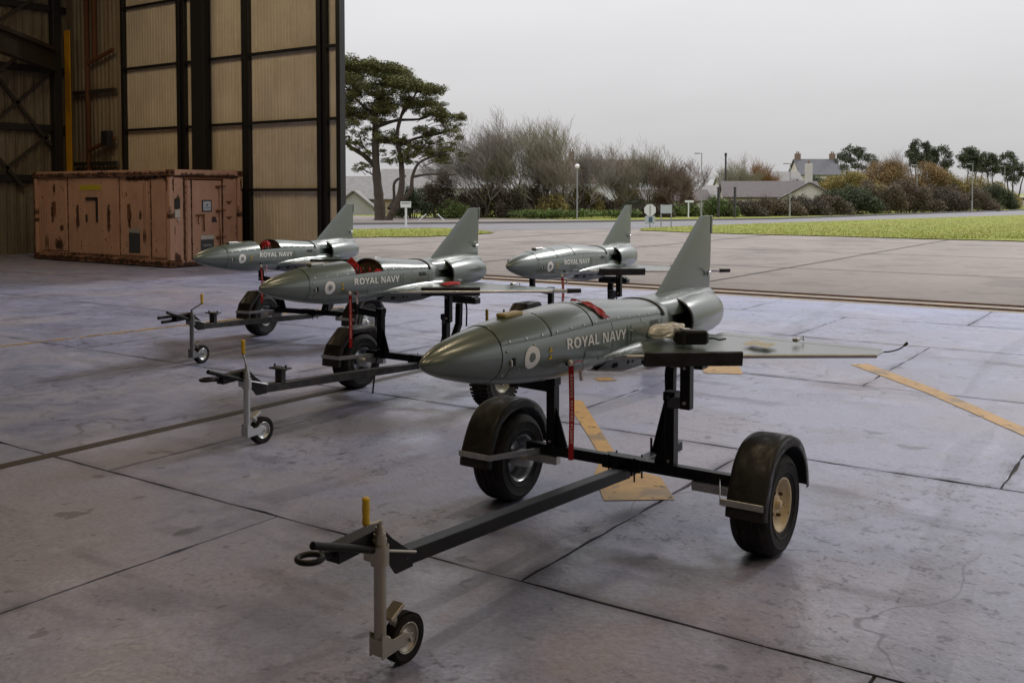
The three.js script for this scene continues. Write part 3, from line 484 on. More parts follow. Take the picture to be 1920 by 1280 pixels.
function tyre(R, W, rim, chunky) {
  const h = W / 2, p = [[rim - 0.006, -h * 0.78], [rim + 0.012, -h * 0.9], [lerp(rim, R, 0.22), -h * 0.93], [lerp(rim, R, 0.26), -h * 0.985], [lerp(rim, R, 0.30), -h * 0.95], [lerp(rim, R, 0.45), -h], [lerp(rim, R, 0.62), -h * 0.99], [lerp(rim, R, 0.66), -h * 1.02], [lerp(rim, R, 0.70), -h * 0.98], [lerp(rim, R, 0.8), -h * 0.95], [R - 0.012, -h * 0.82], [R - 0.003, -h * 0.66]];
  const gro = chunky ? [] : [-0.4, 0, 0.4]; for (const g of gro) p.push([R, h * g - 0.012], [R - 0.006, h * g - 0.006], [R - 0.006, h * g + 0.006], [R, h * g + 0.012]);
  const q = [...p, [R - 0.003, h * 0.66], [R - 0.012, h * 0.82], [lerp(rim, R, 0.8), h * 0.95], [lerp(rim, R, 0.70), h * 0.98], [lerp(rim, R, 0.66), h * 1.02], [lerp(rim, R, 0.62), h * 0.99], [lerp(rim, R, 0.45), h], [lerp(rim, R, 0.30), h * 0.95], [lerp(rim, R, 0.26), h * 0.985], [lerp(rim, R, 0.22), h * 0.93], [rim + 0.012, h * 0.9], [rim - 0.006, h * 0.78], [rim - 0.012, 0], [rim - 0.006, -h * 0.78]];
  return toCreasedNormals(lathe(q, 56), 0.6);
}
function wheel(parent, x, R, W, rimR, style, out) {
  const w = new THREE.Group(); w.name = 'wheel'; w.position.set(x, R, 0); parent.add(w);
  const l = [tyre(style === 'chunky' ? R - 0.010 : R, W, rimR, style === 'chunky')];
  if (style === 'chunky') for (let i = 0; i < 44; i++) for (const sd of [-1, 1]) { const a = (i + (sd > 0 ? 0.5 : 0)) / 44 * Math.PI * 2; l.push(cbox(W * 0.5, 0.018, 0.022, sd * W * 0.24, R - 0.011, 0, 0.004).rotateX(a)); }
  part('tyre', l, rubber, w);
  const o = out, rimMat = style === 'cream' ? cream : style === 'chunky' ? mat([0.22, 0.21, 0.16], 0.5, 0.3) : silver;
  // dished disc, closed on the outer face; hub on the inner face
  part('rim', [lathe([[0.0, o * W * 0.30], [rimR * 0.35, o * W * 0.30], [rimR * 0.45, o * W * 0.24], [rimR * 0.72, o * W * 0.22], [rimR * 0.86, o * W * 0.36], [rimR * 0.97, o * W * 0.42], [rimR + 0.004, o * W * 0.44], [rimR + 0.004, o * W * 0.38], [rimR * 0.9, o * W * 0.1], [rimR * 0.9, -o * W * 0.36], [rimR + 0.004, -o * W * 0.44]], 36), lathe([[rimR * 0.2, -o * W * 0.12], [rimR * 0.75, -o * W * 0.05], [rimR * 0.9, o * W * 0.1]], 36)], rimMat, w);
  part('hub_cap', lathe([[0, o * W * 0.40], [0.022, o * W * 0.40], [0.028, o * W * 0.28]], 16), style === 'cream' ? cream : galv, w); part('hub', lathe([[0.0, -o * W * 0.75], [0.05, -o * W * 0.72], [0.055, -o * W * 0.2]], 18), style === 'cream' ? cream : galv, w);
  for (let k = 0; k < 4; k++) { const a = k / 4 * Math.PI * 2 + 0.5; part('wheel_nut', new THREE.CylinderGeometry(0.009, 0.009, 0.02, 6).rotateZ(Math.PI / 2).translate(o * W * 0.28, Math.cos(a) * rimR * 0.55, Math.sin(a) * rimR * 0.55), style === 'cream' ? rust : galv, w); }
  return w;
}
function mudguard(parent, x, W, poly, m) { // open shell over the wheel: skin with rolled edges, front carried down as a flap
  const raw = poly ? [[0.335, 0.31], [0.31, 0.42], [0.18, 0.575], [-0.13, 0.58], [-0.29, 0.44], [-0.338, 0.33], [-0.345, 0.25]] : [[0.335, 0.29], [0.322, 0.38], [0.272, 0.485], [0.19, 0.562], [0.08, 0.602], [-0.05, 0.605], [-0.15, 0.582], [-0.235, 0.52], [-0.29, 0.43], [-0.325, 0.35], [-0.338, 0.31], [-0.343, 0.265]];
  const path = poly ? raw : new THREE.CatmullRomCurve3(raw.map(([w, h]) => new THREE.Vector3(w, h, 0))).getPoints(30).map((p) => [p.x, p.y]);
  const nrm = path.map((p, i) => { const a = path[Math.max(0, i - 1)], b = path[Math.min(path.length - 1, i + 1)], dx = b[0] - a[0], dy = b[1] - a[1], l = Math.hypot(dx, dy); return [dy / l, -dx / l]; });
  const row = (o, xx) => path.map(([w, h], i) => V(x + xx, h + nrm[i][1] * o, w + nrm[i][0] * o));
  const h = W / 2, prof = [[-0.045, -h], [-0.016, -h], [-0.003, -h + 0.006], [0, -h + 0.018], [0.004, -h + 0.03], [0.006, 0], [0.004, h - 0.03], [0, h - 0.018], [-0.003, h - 0.006], [-0.016, h], [-0.045, h]];
  let g = loft(prof.map(([o, xx]) => row(o, xx))), inner = loft(prof.map(([o, xx]) => row(o - 0.005, xx * 0.97)));
  if (poly) { g = toCreasedNormals(g.toNonIndexed(), 0.3); inner = toCreasedNormals(inner.toNonIndexed(), 0.3); }
  return part('mudguard', [g, inner], m, parent);
}
function makeTrailer(o) {
  const t = thing('drone_trailer', o.label, 'trailer', [o.u, 0, o.w], o.yaw * D2R, 'drone trailers'); const R = 0.262;
  const st = o.style;
  part('axle_beam', [bar([-0.66, 0.345, 0], [0.62, 0.345, 0], 0.055, 0.06), cbox(0.24, 0.075, 0.08, -0.02, 0.342, 0, 0.004)], black, t);
  part('axle_stub', bar([-0.70, 0.286, 0.0], [-0.45, 0.286, 0.0], 0.05, 0.05), galv, t); part('axle_stub', bar([0.40, 0.286, 0], [0.70, 0.286, 0], 0.05, 0.05), galv, t);
  part('drawbar', [bar([0.0, 0.392, -1.93], [0.0, 0.296, -0.02], 0.07, 0.06), bar([0, 0.296, 0], [0, 0.305, 0.66], 0.065, 0.055)], o.drawMat ?? black, t);
  for (const x of [-0.09, 0.07]) for (const y of [-0.045, 0.045]) part('clamp_bolt', rod([x, 0.255, y], [x, 0.388, y], 0.005), black, t);
  part('bolt_pin', rod([-0.02, 0.33, 0.34], [-0.02, 0.41, 0.34], 0.007), black, t);
  // hitch: cranked plate, coupling arm, ring eye
  const hitch = part('hitch', [bar([0, 0.375, -1.92], [0, 0.525, -2.07], 0.09, 0.05), bar([0, 0.53, -2.05], [0, 0.515, -2.30], 0.07, 0.06), prism([[-2.0, 0.36], [-1.9, 0.36], [-1.92, 0.43], [-2.08, 0.55], [-2.1, 0.5]], 0.012, 'wh', [0.045, 0, 0])], black, t);
  if (o.hitch !== 'fork') part('ring_eye', [new THREE.TorusGeometry(0.045, 0.011, 10, 28).rotateX(Math.PI / 2).translate(0, 0.535, 2.41), rod([0, 0.53, -2.36], [0, 0.52, -2.28], 0.018)], black, hitch);
  else part('fork', [bar([-0.02, 0.545, -2.28], [-0.02, 0.545, -2.5], 0.03, 0.03), bar([-0.02, 0.495, -2.28], [-0.02, 0.495, -2.45], 0.03, 0.03)], black, hitch);
  part('handle', rod([0.05, 0.49, -2.12], [0.045, 0.60, -2.44], 0.015, 0.015, 12), black, hitch);
  // jockey wheel
  const jm = o.jockeyMat, jk = new THREE.Group(); jk.name = 'jockey_wheel'; t.add(jk);
  part('tube', [rod([0.055, 0.13, -2.10], [0.055, 0.55, -2.10], 0.024, 0.024, 20), rod([0.055, 0.55, -2.10], [0.055, 0.575, -2.10], 0.019, 0.016, 16), rod([0.055, 0.515, -2.10], [0.055, 0.53, -2.10], 0.028, 0.028, 20), rod([0.055, 0.575, -2.10], [0.055, 0.60, -2.10], 0.011, 0.011, 12)], jm, jk);
  part('clamp', [rod([0.055, 0.43, -2.10], [0.055, 0.505, -2.10], 0.036, 0.036, 20), cbox(0.06, 0.06, 0.05, 0.02, 0.468, -2.1, 0.004)], jm, jk);
  part('clamp_lever', [rod([0.075, 0.48, -2.08], [0.09, 0.435, -1.93], 0.006)], jm, jk);
  const ca = o.crank; part('crank_arm', [rod([0.055, 0.595, -2.10], [0.055 + ca[0], ca[1], -2.10 + ca[2]], 0.007), rod([0.055 + ca[0], ca[1] - 0.006, -2.10 + ca[2]], [0.055 + ca[0], ca[1] + 0.02, -2.10 + ca[2]], 0.008)], jm, jk);
  part('grip', new THREE.LatheGeometry([[0, 0], [0.013, 0], [0.0155, 0.012], [0.013, 0.03], [0.0155, 0.06], [0.0135, 0.088], [0.016, 0.098], [0.01, 0.106], [0, 0.106]].map((p) => new THREE.Vector2(...p)), 16).translate(0.055 + ca[0], ca[1], -(-2.10 + ca[2])), gripYellow, jk);
  part('fork_plate', [prism([[-2.125, 0.075], [-1.965, 0.085], [-1.945, 0.115], [-2.0, 0.135], [-2.06, 0.13], [-2.125, 0.17]], 0.004, 'wh', [0.086, 0, 0], 0.001), prism([[-2.125, 0.075], [-1.965, 0.085], [-1.945, 0.115], [-2.0, 0.135], [-2.06, 0.13], [-2.125, 0.17]], 0.004, 'wh', [0.024, 0, 0], 0.001), cbox(0.066, 0.07, 0.05, 0.055, 0.115, -2.10, 0.004)], jm, jk);
  part('jockey_lock', [cbox(0.055, 0.018, 0.085, 0.055, 0.222, -2.025, 0.003, [0.5, 0, 0]), bar([0.055, 0.15, -2.02], [0.055, 0.215, -2.03], 0.03, 0.02)], jm, jk);
  const jw = new THREE.Group(); jw.name = 'wheel'; jw.position.set(0.055, 0.098, 1.965); jk.add(jw);
  part('tyre', tyre(0.098, 0.052, 0.06, false), rubber, jw).scale.set(1, 1, 1);
  part('rim', [lathe([[0, 0.022], [0.02, 0.022], [0.024, 0.006], [0.045, 0.006], [0.056, 0.022], [0.063, 0.024], [0.063, -0.024], [0.056, -0.022], [0.045, -0.006], [0.0, -0.006]], 28)], o.jockeyRim ?? jm, jw);
  part('axle_bolt', rod([-0.045, 0, 0], [0.045, 0, 0], 0.009, 0.009, 6), galv, jw);
  if (o.frontRest) part('front_rest', [cbox(0.07, 0.11, 0.05, 0, 0.455, -1.72, 0.004), cbox(0.16, 0.012, 0.09, 0, 0.516, -1.72, 0.003), rod([-0.06, 0.50, -1.72], [-0.06, 0.545, -1.72], 0.007), rod([0.06, 0.50, -1.72], [0.06, 0.545, -1.72], 0.007)], o.drawMat ?? black, t);
  // wheels and mudguards
  for (const sd of [-1, 1]) {
    wheel(t, sd * 0.80, R, st === 'b' ? 0.19 : 0.205, st === 'b' ? 0.125 : 0.135, sd > 0 ? o.rightWheel : o.leftWheel, sd);
    if (!(sd > 0 && o.noRightGuard)) {
      mudguard(t, sd * 0.82, 0.205, st === 'b', st === 'b' ? guardBrown : guardMat);
      part('guard_strap', [bar([sd * 0.56, 0.335, -0.02], [sd * 0.70, 0.335, -0.350], 0.006, 0.034), bar([sd * 0.70, 0.335, -0.347], [sd * 0.918, 0.335, -0.347], 0.006, 0.034), bar([sd * 0.56, 0.335, 0.02], [sd * 0.70, 0.335, 0.346], 0.006, 0.034)], galv, t);
    }
  }
  // wing stands on the axle: lower post, gusset, offset plate, upper post, padded cradle along the wing's leading edge
  for (const [sd, x0, x1] of [[1, 0.27, 0.45], [-1, -0.49, -0.62]]) {
    const s = new THREE.Group(); s.name = 'wing_stand'; t.add(s);
    part('lower_post', [bar([x0, 0.37, 0], [x0, 0.735, 0], 0.055, 0.06)], black, s);
    part('gusset', [prism(sd > 0 ? [[x0 - 0.10, 0.376], [x0 - 0.02, 0.376], [x0 - 0.02, 0.66]] : [[x0 + 0.02, 0.376], [x0 + 0.10, 0.376], [x0 + 0.02, 0.62]], 0.008, 'uh', [0, 0, 0.0])], black, s);
    part('offset_plate', [bar([x0, 0.715, -0.01], [x1, 0.765, -0.19], 0.05, 0.06), cbox(0.07, 0.05, 0.075, x0, 0.75, 0, 0.004)], black, s);
    part('upper_post', bar([x1, 0.735, -0.2], [x1, 0.985, -0.2], 0.056, 0.05), black, s);
    for (const [bx, bh] of [[x0, 0.745], [x0, 0.40], [x1, 0.77], [x1, 0.95]]) part('bolt', new THREE.CylinderGeometry(0.009, 0.009, 0.012, 6).rotateX(Math.PI / 2).translate(bx, bh, (bx === x1 ? 0.2 + 0.03 : 0.034)), galv, s);
    const cr = part('cradle', [prism([[-0.050, -0.006], [0.05, -0.006], [0.05, 0.012], [-0.030, 0.012], [-0.046, 0.066], [-0.062, 0.062]], 0.50, 'wh', [0, 0, 0], 0.001)], guardBrown, s);
    cr.position.copy(V(x1 + sd * 0.025, 0.975, -0.20)); cr.rotation.y = sd * 37 * D2R;
    const pad = part('cradle_pad', cbox(0.44, 0.012, 0.06, 0, 0.018, 0.012, 0.004), mat([0.02, 0.02, 0.021], 0.95), cr);
  }
  // rear rest on the drawbar
  const rr = new THREE.Group(); rr.name = 'rear_rest'; t.add(rr);
  part('raking_strut', [bar([0, 0.32, 0.38], [0, 0.62, 0.56], 0.055, 0.05), bar([0, 0.60, 0.55], [0, 0.80, 0.56], 0.055, 0.05)], black, rr);
  part('hoop', tube([[-0.05, 0.60, 0.60], [-0.05, 0.78, 0.60], [-0.02, 0.83, 0.60], [0.03, 0.83, 0.60], [0.055, 0.78, 0.60], [0.055, 0.58, 0.60]], 0.008, 30, 8), black, rr);
  part('rest_pad', [cbox(0.36, 0.055, 0.09, 0.04, 0.835, 0.56, 0.006), cbox(0.30, 0.02, 0.11, 0.04, 0.868, 0.56, 0.004)], blackDusty, rr);
  return t;
}
// ---------------------------------------------------------------- the four drones on their trailers
makeTrailer({ u: -2.6, w: 4.9, yaw: 0, style: 'a', leftWheel: 'silver', rightWheel: 'cream', jockeyMat: passivated, crank: [-0.005, 0.60, -0.07], label: 'nearest black trailer, rounded mudguards and a cream wheel on the right' });
makeTrailer({ u: -5.76, w: 6.92, yaw: 1, style: 'b', leftWheel: 'silver', rightWheel: 'chunky', noRightGuard: true, jockeyMat: silver, frontRest: true, drawMat: blackDusty, crank: [-0.01, 0.68, -0.02], label: 'black trailer with angular mudguards and bright jockey wheel beside the cable cover strip' });
makeTrailer({ u: -9.23, w: 8.89, yaw: 8, style: 'b', leftWheel: 'silver', rightWheel: 'silver', jockeyMat: mat([0.2, 0.205, 0.21], 0.4, 0.7), jockeyRim: silver, frontRest: true, drawMat: blackDusty, hitch: 'fork', crank: [0.09, 0.66, 0.06], label: 'furthest left black trailer with fork hitch, carrying the drone beside the container' });
makeTrailer({ u: -5.585, w: 9.62, yaw: 4, style: 'b', leftWheel: 'silver', rightWheel: 'silver', jockeyMat: galv, crank: [-0.06, 0.66, -0.05], label: 'trailer at the back, mostly hidden, carrying the drone nearest the open doorway' });
makeDrone({ u: -2.6, w: 4.91, yaw: 0, serial: serial.a, wire: true, capS: 0.64, seed: 1, label: 'nearest grey green target drone with closed covers and a red ribbon over its back' });
makeDrone({ u: -5.78, w: 6.76, yaw: 3, serial: serial.b, roundel: roundelB, open: true, tipPod: true, leMat: alu, capMat: aluDull, seed: 2, label: 'grey target drone with open equipment bay in the middle of the group' });
makeDrone({ u: -9.16, w: 8.65, yaw: 8, serial: serial.c, roundel: roundelB, open: true, seed: 3, capMat: aluDull, label: 'dark grey green drone with open bay in front of the rusty container' });
makeDrone({ u: -5.585, w: 9.62, yaw: 4, serial: serial.d, tipPod: true, leMat: alu, capMat: aluDull, seed: 4, label: 'furthest grey green drone with closed covers near the open doorway' });

// red streamers hanging from the drones' sides
const rbf = print(64, 1024, (x) => { x.fillStyle = '#a80f18'; x.fillRect(0, 0, 64, 1024); x.save(); x.translate(32, 470); x.rotate(Math.PI / 2); x.fillStyle = '#e9c9c6'; x.font = 'bold 40px sans-serif'; x.textAlign = 'center'; x.textBaseline = 'middle'; const t = 'REMOVE BEFORE FLIGHT', m = x.measureText(t).width; x.scale(760 / m, 1); x.fillText(t, 0, 0); x.restore(); }, (x) => { x.fillStyle = '#fff'; x.fillRect(0, 0, 64, 1024); });
function streamer(u, w, top, len, yaw, label, swing = 0.004) {
  const s = thing('safety_streamer', label, 'streamer', [u, top, w], yaw * D2R, 'red streamers hanging from the drones');
  const n = 14, row = (k) => { const h = -len * k, o = swing * Math.sin(k * 3.2) + 0.004, wd = 0.0125; return [-1, 1].map((e) => new THREE.Vector3(o + e * wd, h, 0.004 * Math.sin(k * 5 + e))); };
  const g = loft(span(0, 1, n).map((k) => row(k))); const uv = g.attributes.uv; for (let i = 0; i < uv.count; i++) uv.setXY(i, uv.getX(i), 1 - uv.getY(i));
  part('ribbon', g, rbf, s);
  part('knot', [new THREE.SphereGeometry(0.013, 10, 8).scale(1, 1.3, 1).translate(0, 0.012, 0)], mat([0.6, 0.57, 0.5], 0.6), s);
  part('ribbon_loop', loft(span(0, 1, 10).map((k) => [-1, 1].map((e) => new THREE.Vector3(0.004 + 0.06 * Math.sin(k * 2.3), 0.03 * Math.sin(k * 3.1) - 0.055 * k * k, -0.012 - 0.02 * k + e * 0.014)))), redGloss, s);
  part('loop_end', [rod([0.05, -0.02, 0.02], [0.055, -0.075, 0.03], 0.008)], mat([0.55, 0.5, 0.5], 0.4), s);
  return s;
}
streamer(-2.42, 3.99, 1.035, 0.45, 34, 'red streamer hanging from the nearest drone, reaching down towards the axle');
streamer(-5.53, 5.75, 1.04, 0.42, 34, 'red streamer hanging from the drone with the open bay in mid group', 0.003);
streamer(-8.81, 7.72, 1.0, 0.41, 34, 'faded streamer hanging from the drone beside the container', 0.01);
streamer(-5.33, 8.62, 0.99, 0.30, 34, 'streamer hanging from the furthest drone by the doorway', 0.01);
// red ribbon laid over the nearest drone's back
{
  const path = [[90, 1.18], [80, 1.185], [68, 1.195], [56, 1.205], [45, 1.22], [36, 1.235], [29, 1.25]], rows = [];
  const cur = (k) => { const i = Math.min(5, Math.floor(k * 6)), f = k * 6 - i; return [lerp(path[i][0], path[i + 1][0], f), lerp(path[i][1], path[i + 1][1], f)]; };
  for (const k of span(0, 1, 30)) { const [th, s] = cur(k), wd = lerp(0.004, 0.032, sm(0, 0.35, k)); rows.push(span(-1, 1, 8).map((e) => { const p = bodyPt(s + e * wd, (th) * D2R, 0.008 + 0.007 * Math.abs(Math.sin(e * 4 + k * 7)) + 0.004 * Math.sin(k * 17 + e * 2)); return p.add(new THREE.Vector3(-2.6, BASE, -4.91)); })); }
  single('red_ribbon', 'crumpled red ribbon draped over the back of the nearest drone', 'ribbon', loft(rows), redGloss);
}
// covers lying in and on the open drones
function redCover(u, h, w, sx, sy, sz, seed, label) {
  const g = new THREE.IcosahedronGeometry(1, 4), p = g.attributes.position, r = rng(seed), ox = r() * 50;
  for (let i = 0; i < p.count; i++) { const x = p.getX(i), y = p.getY(i), z = p.getZ(i), n = 0.6 + 0.7 * fbm(x * 2.4 + ox, z * 2.4 + y * 2.0 + 20, 4) + 0.3 * Math.abs(vn(x * 6 + ox, y * 6 + z * 4) - 0.5); p.setXYZ(i, x * sx * n, Math.max(-0.3, y) * sy * n, z * sz * n); }
  g.computeVertexNormals(); const o = single('red_cover', label, 'cover', g.translate(u, h, -w), redCloth); return o;
}
redCover(-5.80, 1.20, 6.05, 0.075, 0.095, 0.03, 3, 'red cloth cover standing in the open bay of the middle drone');
redCover(-5.63, 1.18, 6.20, 0.035, 0.035, 0.05, 7, 'small red cover lying at the bay edge of the middle drone');
redCover(-5.45, 1.04, 6.94, 0.05, 0.022, 0.12, 5, 'long red cover lying on the wing root of the middle drone');
redCover(-9.06, 1.22, 8.02, 0.06, 0.065, 0.045, 4, 'red cloth cover stuffed in the bay of the drone by the container');
// clear plastic bag and black block on the nearest drone's wing
{
  const g = new THREE.IcosahedronGeometry(1, 5), p = g.attributes.position;
  for (let i = 0; i < p.count; i++) { const x = p.getX(i), y = p.getY(i), z = p.getZ(i), n = 0.66 + 0.75 * fbm(x * 2.6 + 7, z * 2.6 + y * 2.2 + 3, 3), c = Math.abs(vn(x * 7 + 3, z * 7 + y * 5) - 0.5) * 0.22; p.setXYZ(i, x * 0.07 * (n + c), Math.max(-0.45, y) * 0.046 * (n + c), z * 0.125 * (n + c)); }
  g.computeVertexNormals(); const o = single('plastic_bag', 'crumpled clear plastic bag lying on the nearest drone wing', 'plastic bag', g, phys([0.88, 0.88, 0.85], 0.2, 0, { transmission: 0.3, thickness: 0, ior: 1.4, side: THREE.DoubleSide }));
  o.position.copy(V(-2.375, 1.085, 4.93)); o.rotation.y = -0.5;
  const k = thing('battery_pack', 'shiny black strapped block standing on the nearest drone wing above the cradle', 'pack', [-2.235, 1.036, 4.93], 35 * D2R);
  part('block', cbox(0.18, 0.075, 0.09, 0, 0.038, 0, 0.012), mat([0.01, 0.01, 0.011], 0.3), k);
  for (const x of [-0.045]) part('strap', cbox(0.022, 0.08, 0.095, x, 0.039, 0, 0.004), mat([0.02, 0.02, 0.02], 0.7), k);
  part('lead', tube([[0.09, 0.03, 0.0], [0.13, 0.028, 0.01], [0.16, 0.018, 0.03], [0.2, 0.02, 0.05]], 0.005, 14, 6), sealBlack, k);
}
single('rag', 'thin white cloth lying on the nearest drone wing behind the block', 'cloth', loft(span(0, 1, 6).map((a) => span(0, 1, 6).map((b) => V(-2.02 + 0.16 * a, 1.026 + 0.012 * vn(a * 4, b * 4), 5.12 + 0.16 * b - 0.05 * a)))), mat([0.62, 0.62, 0.58], 0.8, 0, { side: THREE.DoubleSide }));
// tie-down strap from the middle drone to the floor
single('tie_down_strap', 'short black strap hanging from the middle trailer axle to the floor', 'strap', bar([-6.24, 0.0, 6.78], [-6.24, 0.345, 6.84], 0.02, 0.006), sealBlack);

// ---------------------------------------------------------------- rusty container
const CT = { u0: -26.84, u1: -20.78, w0: 15.35, w1: 17.60, h: 2.43 };
function rustPaint(W, Hh, mx, my, lines, blobs, seed) { // rust eats in from the listed seams, edges and knocks
  return tex(W, Hh, (x, y, o) => {
    const u = (x + 0.5) / W * mx, h = (y + 0.5) / Hh * my, n = fbm(u * 2.2 + seed, h * 2.2, 4), f = fbm(u * 14 + seed, h * 14, 3), st = fbm(u * 7 + seed, h * 0.8, 3);
    let d = 9; for (const [a, b, c, e, s] of lines) { const L = Math.hypot(c - a, e - b) || 1, t = clamp(((u - a) * (c - a) + (h - b) * (e - b)) / (L * L)); d = Math.min(d, Math.hypot(u - a - (c - a) * t, h - b - (e - b) * t) / s); }
    let r = sm(0.05, -0.02, d - 0.09 * f - 0.05 * n + 0.035); r = Math.max(r, sm(0.70, 0.75, f * 0.6 + n * 0.4) * 0.9);
    for (const [a, b, p, q] of blobs) { const k = Math.hypot((u - a) / p, (h - b) / q); r = Math.max(r, sm(1.0, 0.6, k + 0.9 * (f - 0.5) + 0.4 * (n - 0.5))); }
    const k = 0.78 + 0.3 * n + 0.25 * (st - 0.5) + 0.1 * (f - 0.5), dk = sm(0.4, 0.7, f);
    o[0] = lerp(0.560 * k, lerp(0.10, 0.035, dk), r); o[1] = lerp(0.335 * k, lerp(0.035, 0.018, dk), r); o[2] = lerp(0.235 * k, lerp(0.014, 0.010, dk), r); return o;
  });
}
const L = CT.u1 - CT.u0, Wd = CT.w1 - CT.w0, Hc = CT.h;
const sideMap = rustPaint(1024, 512, L, Hc, [[0, 0.1, L, 0.1, 1.6], [0, Hc - 0.1, L, Hc - 0.1, 0.9], [1.55, 0.2, 1.55, 2.3, 0.5], [3.9, 0.2, 3.9, 2.3, 0.4], [5.2, 0.2, 5.2, 2.3, 0.6], [0.6, 0.2, 0.6, 2.2, 0.4], [L - 0.05, 0, L - 0.05, Hc, 0.9], [4.2, 2.2, L, 2.25, 1.2]], [[0.85, 1.3, 0.09, 0.35], [2.05, 1.2, 0.10, 0.42], [3.45, 1.2, 0.09, 0.45], [4.35, 1.25, 0.09, 0.3], [1.15, 0.45, 0.25, 0.2], [1.3, 0.9, 0.12, 0.1], [4.8, 1.3, 0.06, 0.14], [0.95, 1.95, 0.08, 0.16]], 3);
const endMap = rustPaint(512, 512, Wd, Hc, [[0, 0.06, Wd, 0.06, 1.3], [0.4, Hc - 0.16, Wd - 0.3, Hc - 0.16, 1.1], [0.46, 0.1, 0.46, 2.2, 0.55], [0.66, 0.1, 0.66, 2.2, 0.25], [1.62, 0.3, 1.62, 2.2, 0.3], [Wd - 0.12, 0.6, Wd - 0.12, Hc, 0.5], [0.12, 0.1, 0.16, 1.0, 0.5]], [[Wd - 0.1, 0.9, 0.1, 0.3], [0.2, 0.2, 0.2, 0.2], [1.35, 1.2, 0.08, 0.08], [0.25, 1.6, 0.1, 0.2]], 9);
const sideMat = new THREE.MeshStandardMaterial({ map: rep(sideMap, 1 / L, 1 / Hc), roughness: 0.75, bumpMap: rep(grainBump, 1.2), bumpScale: 0.003 });
const endMat = new THREE.MeshStandardMaterial({ map: rep(endMap, 1 / Wd, 1 / Hc), roughness: 0.72, bumpMap: rep(grainBump, 1.2), bumpScale: 0.003 });
const box1 = thing('shipping_container', 'rusty salmon pink container standing in the dark hangar corner', 'container', [CT.u0, 0, CT.w0]);
{ // local: u 0..L, w 0..Wd (front long face at w=0, end face at u=L)
  const uvSide = (g) => { const p = g.attributes.position, uv = g.attributes.uv; for (let i = 0; i < p.count; i++) uv.setXY(i, p.getX(i), p.getY(i)); return g; };
  const uvEnd = (g) => { const p = g.attributes.position, uv = g.attributes.uv; for (let i = 0; i < p.count; i++) uv.setXY(i, -p.getZ(i), p.getY(i)); return g; };
  part('body', uvSide(box(L - 0.16, Hc - 0.2, Wd - 0.16, L / 2, Hc / 2 + 0.03, Wd / 2)), sideMat, box1);
  part('roof_panel', box(L - 0.1, 0.04, Wd - 0.1, L / 2, Hc - 0.03, Wd / 2), endMat, box1);
  for (const h of [0.1, Hc - 0.07]) { part('side_rail', uvSide(cbox(L - 0.3, 0.14, 0.09, L / 2, h, 0.045, 0.006)), sideMat, box1); part('side_rail', uvSide(cbox(L - 0.3, 0.14, 0.09, L / 2, h, Wd - 0.045, 0.006)), sideMat, box1); part('end_rail', uvEnd(cbox(0.09, 0.14, Wd - 0.3, L - 0.045, h, Wd / 2, 0.006)), endMat, box1); part('end_rail', uvEnd(cbox(0.09, 0.14, Wd - 0.3, 0.045, h, Wd / 2, 0.006)), endMat, box1); }
  for (const [u, w] of [[0.07, 0.07], [L - 0.07, 0.07], [0.07, Wd - 0.07], [L - 0.07, Wd - 0.07]]) {
    part('corner_post', cbox(0.14, Hc - 0.36, 0.14, u, Hc / 2, w, 0.012), u > 1 ? endMat : sideMat, box1);
    for (const h of [0.09, Hc - 0.08]) { const cast = part('corner_casting', cbox(0.17, 0.16, 0.17, u, h, w, 0.012), rustSteel, box1); part('casting_slot', [cbox(0.09, 0.06, 0.012, u, h, w + (w < 1 ? -0.082 : 0.082), 0.004), cbox(0.012, 0.06, 0.08, u + (u > 1 ? 0.082 : -0.082), h, w, 0.004)], blackHole, cast); }
  }
  // long side: raised panels and doors, recessed handle pocket, hinge lines
  for (const [a, b, h0, h1] of [[0.32, 1.5, 0.28, 2.2], [1.62, 3.84, 0.24, 2.24], [3.96, 5.12, 0.26, 2.16], [5.26, 5.82, 0.24, 2.24]]) part('side_panel', uvSide(cbox(b - a, h1 - h0, 0.04, (a + b) / 2, (h0 + h1) / 2, 0.07, 0.01)), sideMat, box1);
  for (const [u, h0, h1] of [[0.52, 0.3, 2.15], [0.62, 0.3, 2.15], [4.95, 0.6, 2.1], [5.02, 0.6, 2.1]]) part('door_bar', rod([u, h0, 0.035], [u, h1, 0.035], 0.016, 0.016, 8), sideMat, box1);
  part('handle_pocket', [cbox(0.52, 0.07, 0.05, 2.72, 1.70, 0.045, 0.006), cbox(0.07, 0.62, 0.05, 2.95, 1.40, 0.045, 0.006), cbox(0.05, 0.2, 0.05, 2.48, 1.18, 0.045, 0.006)], steel, box1);
  for (const [u, h] of [[0.98, 1.45], [4.35, 1.4]]) part('lock_handle', [cbox(0.09, 0.34, 0.04, u, h, 0.03, 0.01), rod([u, h - 0.12, 0.0], [u + 0.08, h - 0.22, 0.0], 0.014)], rustSteel, box1);
  part('yellow_plate', cbox(0.98, 0.13, 0.006, 2.65, 1.99, 0.046, 0.002), mat([0.50, 0.42, 0.03], 0.5), box1, 'yellow strip sign');
  part('placard', cbox(0.46, 0.5, 0.008, 4.55, 0.58, 0.044, 0.002), mat([0.045, 0.052, 0.06], 0.5), box1, 'dark grey notice');
  part('placard_top', cbox(0.46, 0.11, 0.008, 4.55, 0.89, 0.043, 0.002), mat([0.32, 0.32, 0.30], 0.5), box1);
  // end face: door leaf, frame seams, hinge rod, brackets, notices
  part('end_panel', uvEnd(cbox(0.04, 2.06, 0.28, L - 0.065, 1.2, 0.29, 0.008)), endMat, box1);
  const dr = part('end_door', uvEnd(cbox(0.05, 2.0, 1.12, L - 0.06, 1.17, 1.05, 0.012)), endMat, box1);
